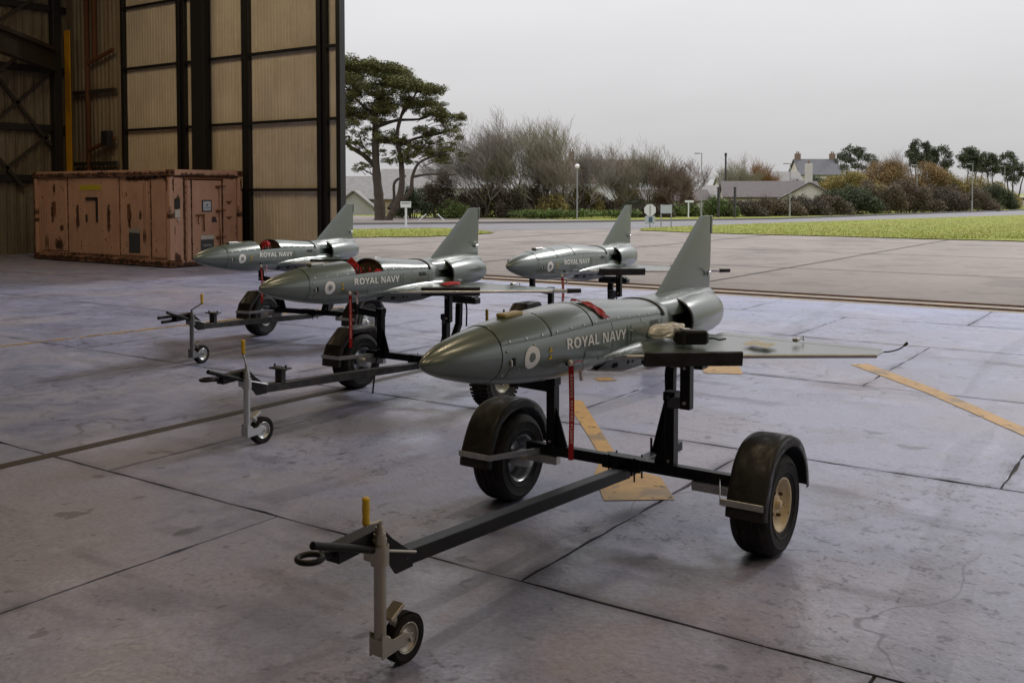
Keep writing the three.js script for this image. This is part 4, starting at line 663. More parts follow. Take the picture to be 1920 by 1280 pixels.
  part('end_panel', uvEnd(cbox(0.04, 2.06, 0.44, L - 0.065, 1.2, 1.88, 0.008)), endMat, box1);
  for (const w of [0.46, 0.54, 0.68, 1.64]) part('door_frame_strip', uvEnd(cbox(0.03, 2.02, 0.03, L - 0.03, 1.19, w, 0.006)), w === 0.46 ? rustSteel : endMat, box1);
  part('door_head', uvEnd(cbox(0.03, 0.05, 1.22, L - 0.03, 2.215, 1.06, 0.006)), rustSteel, box1);
  part('lock_rod', [rod([L + 0.0, 0.25, 1.52], [L + 0.0, 2.05, 1.52], 0.02, 0.02, 10)], endMat, dr);
  for (const h of [0.7, 1.38, 2.0]) part('rod_bracket', [cbox(0.06, 0.07, 0.12, L - 0.005, h, 1.47, 0.008), cbox(0.05, 0.03, 0.2, L - 0.01, h + 0.02, 1.60, 0.006)], rustSteel, dr);
  part('lever_handle', [rod([L + 0.01, 1.28, 1.0], [L + 0.01, 0.88, 1.02], 0.018), cbox(0.03, 0.04, 0.28, L - 0.01, 1.29, 0.92, 0.006), tube([[L, 1.26, 0.86], [L + 0.02, 1.16, 0.82], [L + 0.01, 1.06, 0.85]], 0.014, 12, 6)], rustSteel, dr);
  for (const h of [1.62, 1.22]) part('cleat', [cbox(0.04, 0.03, 0.16, L - 0.03, h, 1.84, 0.004), cbox(0.04, 0.06, 0.03, L - 0.03, h - 0.03, 1.84, 0.004)], rustSteel, box1);
  part('notice_frame', cbox(0.012, 0.30, 0.30, L - 0.026, 1.52, 1.13, 0.003), mat([0.015, 0.02, 0.035], 0.4), dr, 'dark framed white notice');
  part('notice', cbox(0.008, 0.24, 0.24, L - 0.019, 1.52, 1.13, 0.002), mat([0.52, 0.58, 0.66], 0.4), dr);
  part('notice_mark', [cbox(0.006, 0.05, 0.05, L - 0.014, 1.54, 1.13, 0.002), cbox(0.006, 0.015, 0.18, L - 0.014, 1.47, 1.13, 0.002)], mat([0.1, 0.16, 0.25], 0.5), dr);
  part('hazard_mark', prism([[1.27, 1.10], [1.45, 1.10], [1.40, 1.22], [1.35, 1.24], [1.30, 1.2]], 0.006, 'wh', [L - 0.028, 0, 0]), mat([0.05, 0.035, 0.05], 0.7), dr);
  part('placard_top', cbox(0.012, 0.10, 0.40, L - 0.024, 0.72, 1.13, 0.002), mat([0.55, 0.55, 0.54], 0.5), dr);
  const pl = word('SIMTEX', 256, 64, 40, '#b8bcbf');
  part('placard', cbox(0.010, 0.56, 0.40, L - 0.025, 0.385, 1.13, 0.002), mat([0.06, 0.072, 0.085], 0.5), dr, 'grey notice with a word on it');
  { const g = loft([0, 1].map((v) => span(0, 1, 2).map((s) => new THREE.Vector3(L - 0.017, 0.47 + 0.1 * v, -(0.95 + 0.36 * s))))); part('placard_word', g, pl, dr); }
  part('switch_box', [cbox(0.03, 0.24, 0.16, L - 0.03, 1.58, 0.24, 0.006)], mat([0.02, 0.02, 0.022], 0.6), box1, 'black switch box'); part('switch_label', [cbox(0.03, 0.2, 0.15, L - 0.03, 1.34, 0.24, 0.006), new THREE.SphereGeometry(0.03, 8, 6).translate(L, 1.18, -0.25)], mat([0.55, 0.54, 0.48], 0.6), box1);
}
// ---------------------------------------------------------------- outside: ground, road, verges
const SY = 34.6 * D2R, site = (x, z) => [x * Math.cos(SY) - z * Math.sin(SY), x * Math.sin(SY) + z * Math.cos(SY)];   // survey axes of the village, turned to the hangar's
const grassTex = tex(1024, 1024, (x, y, o) => { const a = NW(x, y, 1024, 4, 5), b = NW((x + 200) % 1024, y, 1024, 64, 3), c = sm(0.5, 0.72, NW(x, (y + 500) % 1024, 1024, 8, 5)); const k = 0.72 + 0.45 * a + 0.4 * (b - 0.5); o[0] = lerp(0.195, 0.222, c) * k; o[1] = lerp(0.212, 0.206, c) * k; o[2] = lerp(0.016, 0.022, c) * k; return o; });
const grassMat = new THREE.MeshStandardMaterial({ map: grassTex, roughness: 0.95, bumpMap: rep(grainBump, 12), bumpScale: 0.03 });
function ragged(P, seed) { const r = rng(seed), o = []; for (let i = 0; i < P.length; i++) { const [a, b] = P[i], [c, d] = P[(i + 1) % P.length], n = Math.min(160, Math.max(1, Math.round(Math.hypot(c - a, d - b) / 0.35))); for (let k = 0; k < n; k++) { const t = k / n; o.push([lerp(a, c, t) + (r() - 0.5) * 0.14, lerp(b, d, t) + (r() - 0.5) * 0.22 + 0.25 * (vn(t * n * 0.12, seed * 9) - 0.5)]); } } return o; }
const field = structure('field', ground([[-1500, 18.2], [1500, 18.2], [1500, 2500], [-1500, 2500]], -0.03, 7), grassMat);
structure('verge', ground(ragged([[-29.1, 30.42], [-26.86, 32.6], [-26.6, 35.4], [-26.8, 37.6], [-29.6, 39.6], [-32.7, 41], [-35.4, 37.2], [-45, 25], [-38, 21]], 1), 0.02, 7), grassMat);
structure('verge', ground(ragged([[-24.05, 46.9], [-22.8, 44.2], [-18.6, 43.05], [-5.5, 42.3], [40, 41.5], [120, 41], [120, 420], [40, 255], [-12.2, 93.9], [-21.4, 60.1], [-23.6, 50.5]], 2), 0.02, 7), grassMat);
const roadTex = tex(512, 512, (x, y, o) => { const a = NW(x, y, 512, 4, 5), b = NW(x, (y + 90) % 512, 512, 64, 2), k = 0.75 + 0.4 * a + 0.2 * (b - 0.5); o[0] = 0.16 * k; o[1] = 0.148 * k; o[2] = 0.148 * k; return o; });
const roadMat = new THREE.MeshStandardMaterial({ map: roadTex, roughness: 0.85 });
const topEdge = [[-62, 16], [-50, 31.5], [-40.8, 42.9], [-33.9, 51.5], [-27.4, 63.3], [-24.5, 68.7], [-15.7, 118], [30, 330], [60, 480]], botEdge = [[64, 480], [40, 255], [-12.2, 93.9], [-21.4, 60.1], [-23.6, 50.5], [-24.05, 46.9], [-29, 41], [-32.7, 41], [-35.4, 37.2], [-45, 25], [-50, 16]];
structure('road', ground([...topEdge, ...botEdge], -0.006, 6), roadMat);
{ const l = []; for (let i = 1; i < topEdge.length - 2; i++) { const [a, b] = topEdge[i], [c, d] = topEdge[i + 1], n = Math.max(1, Math.round(Math.hypot(c - a, d - b) / 6)); for (let k = 0; k < n; k++) l.push(bar([lerp(a, c, k / n), 0.05, lerp(b, d, k / n)], [lerp(a, c, (k + 1) / n), 0.05, lerp(b, d, (k + 1) / n)], 0.14, 0.12)); } structure('kerb', l, mat([0.16, 0.15, 0.14], 0.9)); }
// grass blades standing on the verges
{
  const blade = (() => { const pos = [], r = rng(3); for (let i = 0; i < 7; i++) { const a = r() * 6.28, d = r() * 0.06, h = 0.03 + r() * 0.04, x = Math.cos(a) * d, z = Math.sin(a) * d, lx = (r() - 0.5) * 0.06, lz = (r() - 0.5) * 0.06, t = r() * 6.28, wx = Math.cos(t) * 0.008, wz = Math.sin(t) * 0.008; pos.push(x - wx, 0, z - wz, x + wx, 0, z + wz, x + lx, h, z + lz); } const g = new THREE.BufferGeometry(); g.setAttribute('position', new THREE.Float32BufferAttribute(pos, 3)); g.computeVertexNormals(); return g; })();
  const N = 9000, im = new THREE.InstancedMesh(blade, mat([0.235, 0.26, 0.028], 0.8, 0, { side: THREE.DoubleSide }), N), r = rng(12), m = new THREE.Matrix4(), q = new THREE.Quaternion(), col = new THREE.Color(); let i = 0;
  const A = [[-29.1, 30.42], [-26.86, 32.6], [-26.6, 35.4], [-26.8, 37.6], [-29.6, 39.6], [-32.7, 41], [-35.4, 37.2]], B = [[-24.05, 46.9], [-22.8, 44.2], [-18.6, 43.05], [-5.5, 42.3], [0, 60], [-12.2, 93.9], [-21.4, 60.1], [-23.6, 50.5]];
  while (i < N) { const z = 40 + r() * r() * 50, x = (-0.2 + r() * 0.75) * z, [u, w] = site(x, z); if (!inPoly(u, w, A) && !inPoly(u, w, B)) continue; q.setFromAxisAngle(new THREE.Vector3(0, 1, 0), r() * 6.28); const s = 0.35 + r() * 0.6; m.compose(V(u, 0.02, w), q, new THREE.Vector3(s, s * (0.7 + r() * 0.6), s)); im.setMatrixAt(i, m); const k = 0.7 + r() * 0.6; im.setColorAt(i, col.setRGB(k * (0.9 + r() * 0.3), k, k)); i++; }
  im.name = 'grass_blades'; im.userData = { kind: 'stuff', label: 'short green grass on the verges', category: 'grass' }; im.castShadow = im.receiveShadow = true; scene.add(im);
}
// ---------------------------------------------------------------- trees
class Sticks { // tapered square twigs
  constructor() { this.p = []; }
  seg(a, b, r0, r1) { const d = new THREE.Vector3().subVectors(b, a).normalize(), s = Math.abs(d.y) > 0.9 ? new THREE.Vector3(1, 0, 0) : new THREE.Vector3(0, 1, 0), x = new THREE.Vector3().crossVectors(d, s).normalize(), y = new THREE.Vector3().crossVectors(d, x); const n = r0 > 0.06 ? 8 : r0 > 0.02 ? 5 : 3, R = (c, r, k) => { const t = k / n * 6.2832; return [c.x + (x.x * Math.cos(t) + y.x * Math.sin(t)) * r, c.y + (x.y * Math.cos(t) + y.y * Math.sin(t)) * r, c.z + (x.z * Math.cos(t) + y.z * Math.sin(t)) * r]; };
    for (let k = 0; k < n; k++) { const A = R(a, r0, k), B = R(a, r0, k + 1), Cc = R(b, r1, k), Dd = R(b, r1, k + 1); this.p.push(...A, ...B, ...Dd, ...A, ...Dd, ...Cc); } }
  geo() { const g = new THREE.BufferGeometry(); g.setAttribute('position', new THREE.Float32BufferAttribute(this.p, 3)); g.computeVertexNormals(); return g; }
}
const barkTex = tex(256, 256, (x, y, o) => { const v = NW(x * 3 % 256, Math.floor(y / 3), 256, 16, 3), k = 0.6 + 0.8 * v; o[0] = 0.056 * k; o[1] = 0.041 * k; o[2] = 0.030 * k; return o; });
const bark = new THREE.MeshStandardMaterial({ map: barkTex, roughness: 0.95, bumpMap: blotch, bumpScale: 0.04 });
const twigs = { brown: mat([0.215, 0.182, 0.138], 0.95), olive: mat([0.21, 0.19, 0.12], 0.95), purple: mat([0.225, 0.195, 0.165], 0.95), orange: mat([0.20, 0.105, 0.035], 0.95), red: mat([0.155, 0.11, 0.08], 0.95) };
function bareTree(x, z, h, spread, lean, seed, tw, label) {
  const [u, w] = site(x, z), r = rng(seed), T = thing('bare_tree', label, 'tree', [u, -0.03, w], SY, 'leafless trees along the road'), big = new Sticks(), fine = new Sticks();
  const grow = (p, d, len, rad, lev) => {
    const n = lev < 3 ? 4 : lev < 5 ? 3 : 2; let a = p.clone(), dir = d.clone(), rr = rad;
    for (let i = 0; i < n; i++) {
      dir.add(new THREE.Vector3((r() - 0.5) * (lev > 2 ? 0.75 : 0.5) + lean * 0.10, lev > 1 ? 0.12 : 0.03, (r() - 0.5) * (lev > 2 ? 0.75 : 0.5))).normalize();
      const b = a.clone().addScaledVector(dir, len / n), r1 = Math.max(0.0065, rr * 0.86); (rr > 0.05 ? big : fine).seg(a, b, rr, r1); a = b; rr = r1;
      if (lev === 5) for (let j = 0; j < 1; j++) { const e = dir.clone().add(new THREE.Vector3((r() - 0.5) * 1.3 + lean * 0.3, 0.1, (r() - 0.5) * 1.3)).normalize(); fine.seg(a, a.clone().addScaledVector(e, len * (0.35 + r() * 0.4)), 0.0065, 0.004); }
      if (lev < 5 && (i > 0 || lev > 2)) for (let j = 0; j < (lev < 3 ? 1 + (r() < 0.45) : 1); j++) { const az = r() * 6.283, sp = (lev === 0 ? 0.95 : 0.72) * spread, nd = dir.clone().add(new THREE.Vector3(Math.cos(az) * sp + lean * 0.25, 0.12, Math.sin(az) * sp)).normalize(); grow(a, nd, len * (0.60 + r() * 0.22), Math.max(0.0075, rr * 0.64), lev + 1); }
    }
  };
  for (let s = 0; s < 5; s++) { const az = s / 5 * 6.283 + r(); grow(new THREE.Vector3(Math.cos(az) * 0.2, 0, Math.sin(az) * 0.2), new THREE.Vector3(Math.cos(az) * 0.55 * spread + lean * 0.15, 1, Math.sin(az) * 0.55 * spread).normalize(), h * (0.30 + r() * 0.12), h * 0.0125, 0); }
  part('trunk', big.geo(), bark, T); part('crown', fine.geo(), tw, T); return T;
}
// foliage made of small leaf faces spread through flattened clumps
function leafClumps(list, size, seed, perM2, flat = 0.5) { // list: [x,h,d,rx,ry,rz]
  const r = rng(seed), pos = [], col = [];
  for (const [cx, cy, cz, rx, ry, rz] of list) {
    const n = Math.round(perM2 * (rx * ry + ry * rz + rx * rz)), tone = 0.75 + r() * 0.5;
    for (let i = 0; i < n; i++) {
      const a = r() * 6.283, c = 2 * r() - 1, s = Math.sqrt(1 - c * c), k = Math.pow(r(), 0.38) * (0.82 + 0.36 * r()), x = cx + Math.cos(a) * s * rx * k, y = cy + c * ry * k, z = cz + Math.sin(a) * s * rz * k;
      const sz = size * (0.6 + r() * 0.8), t = r() * 6.283, e = (r() - 0.5) * 2.4, dx = Math.cos(t) * Math.cos(e), dy = Math.sin(e) * flat + 0.2, dz = Math.sin(t) * Math.cos(e), t2 = r() * 6.283, px = Math.cos(t2) * 0.32, py = (r() - 0.5) * 0.4, pz = Math.sin(t2) * 0.32;
      pos.push(x - px * sz, y - py * sz, z - pz * sz, x + px * sz, y + py * sz, z + pz * sz, x + dx * sz, y + dy * sz, z + dz * sz);
      const q = tone * (0.65 + r() * 0.7), wm = 0.85 + r() * 0.4; for (let j = 0; j < 3; j++) col.push(q * wm, q, q * 0.9);
    }
  }
  const g = new THREE.BufferGeometry(); g.setAttribute('position', new THREE.Float32BufferAttribute(pos, 3)); g.setAttribute('color', new THREE.Float32BufferAttribute(col, 3)); g.computeVertexNormals(); return g;
}
const leafMat = (c) => phys(c, 0.85, 0, { vertexColors: true, side: THREE.DoubleSide });
const needle = leafMat([0.095, 0.100, 0.028]), darkGreen = leafMat([0.055, 0.075, 0.035]), hedgeGreen = leafMat([0.10, 0.145, 0.035]), scrubBrown = leafMat([0.12, 0.094, 0.062]), scrubOrange = leafMat([0.20, 0.135, 0.058]), scrubOlive = leafMat([0.22, 0.18, 0.055]), scrubRed = leafMat([0.14, 0.092, 0.060]), scrubDark = leafMat([0.082, 0.066, 0.045]), windGreen = leafMat([0.06, 0.075, 0.04]);

// --- the big umbrella pine
{
  const [u, w] = site(-9.22, 69), T = thing('pine_tree', 'tall spreading pine with two dark trunks beside the hangar door edge', 'tree', [u, -0.03, w], SY), st = new Sticks(), r = rng(21);
  const P = (x, h, d = 0) => new THREE.Vector3(x, h, d);   // metres from the trunk foot
  const limb = (pts, r0, r1) => { const c = new THREE.CatmullRomCurve3(pts.map((p, i) => i ? p.clone().add(new THREE.Vector3((r() - 0.5) * 0.16, (r() - 0.5) * 0.1, (r() - 0.5) * 0.16)) : p)), n = pts.length * 5, jag = (i) => 0.9 + 0.2 * vn(i * 1.7, r0 * 90); for (let i = 0; i < n; i++) st.seg(c.getPoint(i / n), c.getPoint((i + 1) / n), lerp(r0, r1, i / n) * jag(i), lerp(r0, r1, (i + 1) / n) * jag(i + 1)); };
  limb([P(0.1, -0.2), P(0.05, 1.2), P(-0.1, 3.2, 0.1), P(-0.25, 5.6, 0.2), P(-0.2, 7.4, 0.1), P(0.3, 9.2)], 0.42, 0.09);
  limb([P(0.55, -0.2, 0.3), P(1.1, 0.9, 0.4), P(1.55, 2.2, 0.3), P(1.6, 4.2, 0.1), P(1.35, 5.8), P(1.6, 7.4), P(2.2, 8.6)], 0.29, 0.07);
  limb([P(0.7, 0.8, 0.2), P(1.05, 1.4, -0.2), P(1.1, 2.6, -0.3), P(1.8, 3.1, -0.4)], 0.13, 0.07);
  limb([P(1.5, 1.2, 0.3), P(2.2, 2.0, 0.5), P(2.45, 3.0, 0.6), P(2.9, 3.9, 0.6), P(4.0, 4.5, 0.5), P(5.2, 4.9, 0.3)], 0.16, 0.04);
  limb([P(2.45, 3.0, 0.6), P(3.6, 3.2, 0.8), P(5.4, 3.1, 1.0)], 0.10, 0.04);
  limb([P(-0.1, 3.6), P(-1.1, 4.5, -0.3), P(-2.2, 5.2, -0.5), P(-3.0, 6.4, -0.6), P(-3.6, 8.2)], 0.2, 0.06);
  limb([P(1.5, 5.2), P(2.6, 5.7, -0.4), P(4.0, 6.0, -0.6), P(5.4, 6.4, -0.4)], 0.12, 0.04);
  limb([P(-0.2, 6.4), P(1.2, 6.9, -0.6), P(3.0, 7.1, -1.0), P(4.4, 7.9, -1.0)], 0.14, 0.04);
  limb([P(-0.2, 7.2), P(-1.4, 8.2, 0.8), P(-2.4, 9.6, 1.2)], 0.13, 0.04); limb([P(0, 8.2), P(0.4, 9.4, -1.2), P(0.8, 10.2, -2.2)], 0.12, 0.04); limb([P(1.6, 7.2), P(2.6, 8.4, 1.2), P(3.2, 9.2, 1.8)], 0.1, 0.03);
  limb([P(-0.1, 4.4), P(-0.9, 4.9, 0.5), P(-1.3, 6.0, 0.7)], 0.08, 0.04); limb([P(-0.2, 3.0), P(-0.9, 3.4, 0.3), P(-1.6, 3.5, 0.4)], 0.06, 0.02);
  const cl = [];
  const pad = (x0, x1, h0, h1, n, rx, ry, dep) => { for (let i = 0; i < n; i++) { const t = (i + 0.5) / n, x = lerp(x0, x1, t) + (r() - 0.5) * 0.5, h = lerp(h0, h1, t) + (r() - 0.5) * 0.36; for (let k = 0; k < 4; k++) cl.push([x + (r() - 0.5) * 0.7, h + (r() - 0.5) * 0.5, (r() - 0.5) * 2 * dep, rx * (0.4 + r() * 0.65), ry * (0.45 + r() * 0.5), rx * (0.4 + r() * 0.65)]); } };
  pad(-5.5, 0.2, 9.2, 10.9, 9, 0.85, 0.42, 3.0); pad(-3.0, 1.6, 10.8, 10.2, 8, 0.85, 0.42, 2.6); pad(0.2, 4.2, 10.3, 8.7, 9, 0.8, 0.42, 2.4); pad(-3.5, 3.0, 9.6, 9.3, 9, 0.8, 0.45, 2.6); pad(-4.5, 2.0, 8.6, 8.4, 7, 0.7, 0.35, 2.2);
  pad(-3.2, 1.4, 7.4, 7.6, 9, 0.75, 0.42, 2.0); pad(-2.8, 0.6, 6.7, 6.9, 5, 0.6, 0.3, 1.6); pad(2.0, 5.2, 8.3, 7.5, 6, 0.65, 0.35, 1.4); pad(3.6, 5.6, 7.4, 6.9, 4, 0.5, 0.28, 1.0); pad(2.4, 5.4, 6.1, 6.4, 6, 0.5, 0.24, 1.0); pad(4.6, 5.9, 6.6, 7.2, 3, 0.45, 0.28, 0.8);
  pad(-2.4, 1.8, 5.4, 5.5, 7, 0.55, 0.26, 1.2); pad(1.2, 3.2, 5.6, 5.2, 4, 0.5, 0.26, 1.0); pad(2.4, 5.4, 4.5, 5.0, 6, 0.5, 0.26, 0.9); pad(3.4, 5.8, 4.3, 4.2, 4, 0.45, 0.22, 0.8); pad(0.8, 2.2, 3.9, 4.2, 3, 0.45, 0.24, 0.6); pad(-1.8, -0.5, 3.5, 3.7, 3, 0.35, 0.16, 0.5); pad(-4.8, 3.6, 9.0, 8.9, 8, 0.6, 0.5, 2.6); pad(-4, 2.6, 8.0, 8.0, 7, 0.5, 0.35, 2.2); pad(1.8, 4.6, 7.9, 7.2, 4, 0.45, 0.35, 1.4); pad(-2.6, 1.0, 6.2, 6.1, 5, 0.4, 0.3, 1.4); pad(2.8, 5.4, 5.6, 5.6, 4, 0.35, 0.22, 0.9); pad(-2, 2.4, 4.7, 4.8, 5, 0.35, 0.2, 1.0); pad(1.2, 3.0, 4.6, 4.9, 3, 0.4, 0.22, 0.8);
  for (let i = 0; i < cl.length; i += 4) { const c = cl[i], a = new THREE.Vector3(c[0], c[1], c[2]), b = new THREE.Vector3(lerp(c[0], c[0] > 1 ? 1.5 : -0.2, 0.35), c[1] - 0.4, c[2] * 0.6); st.seg(b, a, 0.028, 0.01); }
  part('trunk', st.geo(), bark, T); part('crown', leafClumps(cl, 0.15, 4, 420), needle, T);
}
// --- leafless trees, windswept (x, z in metres on the village axes)
for (const args of [
  [-2.24, 76, 7.04, 0.95, -0.5, 31, twigs.purple, 'leafless tree just right of the pine, twigs swept left'],
  [-0.21, 78, 7.72, 0.9, -0.4, 32, twigs.brown, 'tallest leafless tree in the clump right of the pine'],
  [1.85, 77, 7.40, 0.9, -0.35, 33, twigs.olive, 'olive brown leafless tree in the middle of the clump'],
  [3.84, 78, 7.05, 0.9, -0.3, 34, twigs.brown, 'leafless tree behind the globe lamp'],
  [5.65, 80, 5.82, 0.85, -0.2, 35, twigs.purple, 'small leafless tree right of the globe lamp'],
  [9.34, 84, 5.34, 0.8, -0.2, 36, twigs.brown, 'thin leafless tree left of the round sign'],
  [11.59, 86, 5.42, 0.9, -0.2, 37, twigs.olive, 'leafless tree above the round sign'],
  [13.84, 84, 4.67, 0.9, 0, 38, twigs.red, 'reddish brown dense tree left of the tall lamp post'],
  [25.45, 112, 5.29, 0.8, 0, 39, twigs.olive, 'pale leafless tree behind the bungalow roof'],
  [28.65, 114, 4.93, 0.8, 0, 40, twigs.orange, 'orange tinted bare tree behind the bungalow roof'],
  [44.30, 118, 6.87, 0.8, 0, 41, twigs.purple, 'faint leafless tree between two windswept evergreens'],
]) bareTree(...args);
// --- shrubs and hedges: [x, z, half width, height, foliage, kind, label]
let shrubSeed = 100;
function shrub(x0, z, R, H, mt, name, label, group, dens) {
  const [u, w] = site(x0, z), T = thing(name, label, name === 'hedge' ? 'hedge' : 'shrub', [u, -0.03, w], SY, group), r = rng(shrubSeed++), cl = [], st = new Sticks();
  const n = name === 'hedge' ? Math.round(R * 5) : 14 + Math.round(R * 7);
  for (let i = 0; i < n; i++) { const x = (r() * 2 - 1) * R, k = name === 'hedge' ? 1 : Math.sqrt(Math.max(0.12, 1 - (x / R) ** 2)), y = H * (name === 'hedge' ? 0.55 : (0.25 + 0.62 * r()) * k), d = (r() - 0.5) * Math.min(R, 1.5); cl.push([x, y, d, 0.36 + R * 0.13, name === 'hedge' ? H * 0.45 : 0.32 + H * 0.12, 0.36 + R * 0.1]); st.seg(new THREE.Vector3(x * 0.5, 0, d * 0.5), new THREE.Vector3(x, y + 0.1, d), 0.03, 0.008); for (let j = 0; j < (name === 'hedge' ? 3 : 11); j++) st.seg(new THREE.Vector3(x, y, d), new THREE.Vector3(x + (r() - 0.6) * 1.0, y + 0.25 + r() * 0.7, d + (r() - 0.5) * 0.7), 0.014, 0.005); }
  part('stems', st.geo(), bark, T); part('foliage', leafClumps(cl, 0.14, shrubSeed * 7, dens, 0.8), mt, T); return T;
}
const GR = 'scrub bushes along the far road';
for (const [x, z, R, H, mt, nm, lb] of [
  [-7.44, 74, 1.19, 2.28, darkGreen, 'shrub', 'dark green shrub beside the pine trunk'], [-5.59, 78, 1.42, 3.72, scrubBrown, 'shrub', 'dark brown bush between the pine and the bare trees'], [-4.29, 73, 1.01, 1.26, hedgeGreen, 'shrub', 'low green bush left of the bare trees'], [-2.35, 80, 1.71, 2.39, scrubBrown, 'shrub', 'brown undergrowth below the bare trees on the left'], [1.10, 82, 1.97, 2.49, scrubOlive, 'shrub', 'olive undergrowth in the middle of the bare trees'], [4.39, 82, 1.75, 2.32, scrubBrown, 'shrub', 'brown undergrowth behind the globe lamp'],
  [3.12, 73, 2.73, 0.67, hedgeGreen, 'hedge', 'low clipped green hedge beside the road below the bare trees'], [7.62, 75, 1.68, 0.64, hedgeGreen, 'hedge', 'low green hedge behind the furthest drone fin'], [10.93, 78, 1.42, 0.80, scrubDark, 'shrub', 'dark bush behind the road signs'], [10.05, 80, 1.11, 1.45, darkGreen, 'shrub', 'dark evergreen bush left of the sign board'], [14.03, 80, 1.11, 0.90, hedgeGreen, 'shrub', 'green bush at the foot of the tall lamp post'], [14.21, 88, 1.79, 3.95, scrubRed, 'shrub', 'dense russet bush left of the tall lamp post'],
  [16.26, 80, 1.45, 1.45, hedgeGreen, 'shrub', 'green bush in front of the bungalow wall'], [18.61, 80, 1.54, 1.28, scrubDark, 'shrub', 'dark brown bush in front of the bungalow'], [21.49, 82, 1.58, 1.35, scrubBrown, 'shrub', 'brown bush in front of the bungalow middle'], [24.48, 84, 1.62, 1.43, scrubDark, 'shrub', 'dark bush below the stone chimney'], [27.13, 86, 1.38, 1.42, scrubBrown, 'shrub', 'brown bush right of the bungalow gable'], [29.65, 88, 1.88, 2.44, darkGreen, 'shrub', 'dark evergreen scrub right of the bungalow'], [33.45, 92, 1.97, 2.86, scrubBrown, 'shrub', 'brown scrub below the orange thicket, left part'], [36.95, 94, 2.11, 2.99, scrubBrown, 'shrub', 'brown scrub below the orange thicket, middle part'], [41.40, 98, 2.20, 2.61, scrubDark, 'shrub', 'dark scrub right of the orange thicket'], [46.09, 102, 2.29, 2.53, scrubBrown, 'shrub', 'brown scrub behind the pair of roadside lamps'], [51.69, 108, 1.96, 2.57, darkGreen, 'shrub', 'dark green end of the roadside scrub'],
  [36.96, 108, 3.06, 4.10, scrubOlive, 'shrub', 'olive thicket below the leftmost windswept evergreen'], [41.63, 112, 3.44, 5.49, scrubOrange, 'shrub', 'orange thicket on the left of the rise'], [45.84, 114, 3.51, 5.42, scrubOrange, 'shrub', 'orange thicket on the crest of the rise'], [50.25, 116, 3.28, 4.26, scrubOlive, 'shrub', 'yellow olive thicket right of the crest'], [54.90, 118, 3.33, 3.87, scrubOlive, 'shrub', 'yellow olive thicket near the right edge'], [33.54, 112, 2.40, 3.50, darkGreen, 'shrub', 'green shrubs below the house with two chimneys'], [35.59, 110, 2.00, 3.47, scrubOlive, 'shrub', 'olive shrub right of the house with two chimneys'],
  [-3.29, 77, 1.07, 1.88, scrubBrown, 'shrub', 'brown brush at the left foot of the bare trees'], [-1.27, 79, 1.27, 2.81, scrubOlive, 'shrub', 'olive brush between the first bare trunks'], [0.08, 76, 1.06, 2.12, scrubDark, 'shrub', 'dark brush in front of the tallest bare tree'], [2.57, 80, 1.45, 2.91, scrubBrown, 'shrub', 'tall brown brush in the heart of the bare trees'], [3.05, 76, 0.98, 1.72, scrubOlive, 'shrub', 'low olive brush left of the globe lamp'], [5.92, 82, 1.32, 2.63, scrubOlive, 'shrub', 'olive brush right of the globe lamp'], [7.64, 84, 1.17, 1.70, scrubBrown, 'shrub', 'brown brush in front of the white house'], [10.12, 88, 1.13, 2.44, scrubOlive, 'shrub', 'olive brush right of the white house'],
]) shrub(x, z, x > 19 ? R * 1.4 : R, x > 19 ? H * 1.06 : H, mt, nm, lb, GR, nm === 'hedge' ? 520 : 430);
// --- windswept evergreens on the skyline
for (const [x0, z, R, H, B, seed, label] of [[41.84, 120, 2.31, 7.53, 3.29, 51, 'windswept dark evergreen standing leftmost on the skyline'], [50.10, 122, 1.30, 8.40, 3.64, 52, 'tall windswept evergreen above the orange thicket'], [53.25, 124, 1.46, 7.85, 3.67, 53, 'windswept evergreen leaning right of the tall one'], [58.08, 126, 1.35, 7.67, 3.36, 54, 'windswept evergreen behind the lamp on the right'], [61.33, 128, 1.51, 7.22, 3.04, 55, 'round windswept evergreen second from the right edge'], [65.35, 130, 1.67, 7.30, 1.46, 56, 'evergreen cut by the right edge of the view']]) {
  const [u, w] = site(x0, z), T = thing('windswept_evergreen', label, 'tree', [u, -0.03, w], SY, 'windswept evergreens on the skyline'), r = rng(seed), st = new Sticks(), cl = [];
  for (let k = 0; k < 3; k++) { let a = new THREE.Vector3((k - 1) * 0.25, 0, 0), d = new THREE.Vector3((k - 1) * 0.2 + 0.05, 1, (r() - 0.5) * 0.3); for (let i = 0; i < 6; i++) { d.x += (r() - 0.45) * 0.3; d.z += (r() - 0.5) * 0.2; const b = a.clone().addScaledVector(d.clone().normalize(), H / 7); st.seg(a, b, 0.13 - i * 0.017, 0.115 - i * 0.017); a = b; } }
  for (let i = 0; i < 40; i++) { const t = r(), y = lerp(B + 0.35 * (H - B), H - 0.3, t), x = (r() * 2 - 1) * R * Math.sqrt(Math.max(0.15, 1 - (1.5 * t - 0.6) ** 2)) - 0.1 * R; cl.push([x - 0.35 * (y - B) / Math.max(0.5, H - B) * R * 0.5, y, (r() - 0.5) * R * 1.0, 0.25 + r() * 0.55, 0.2 + r() * 0.42, 0.3 + r() * 0.4]); st.seg(new THREE.Vector3(x * 0.4, y - 0.9, 0), new THREE.Vector3(x, y, cl[i][2]), 0.03, 0.01); }
  part('trunk', st.geo(), bark, T); part('crown', leafClumps(cl, 0.19, seed * 3, 230, 1), windGreen, T);
}
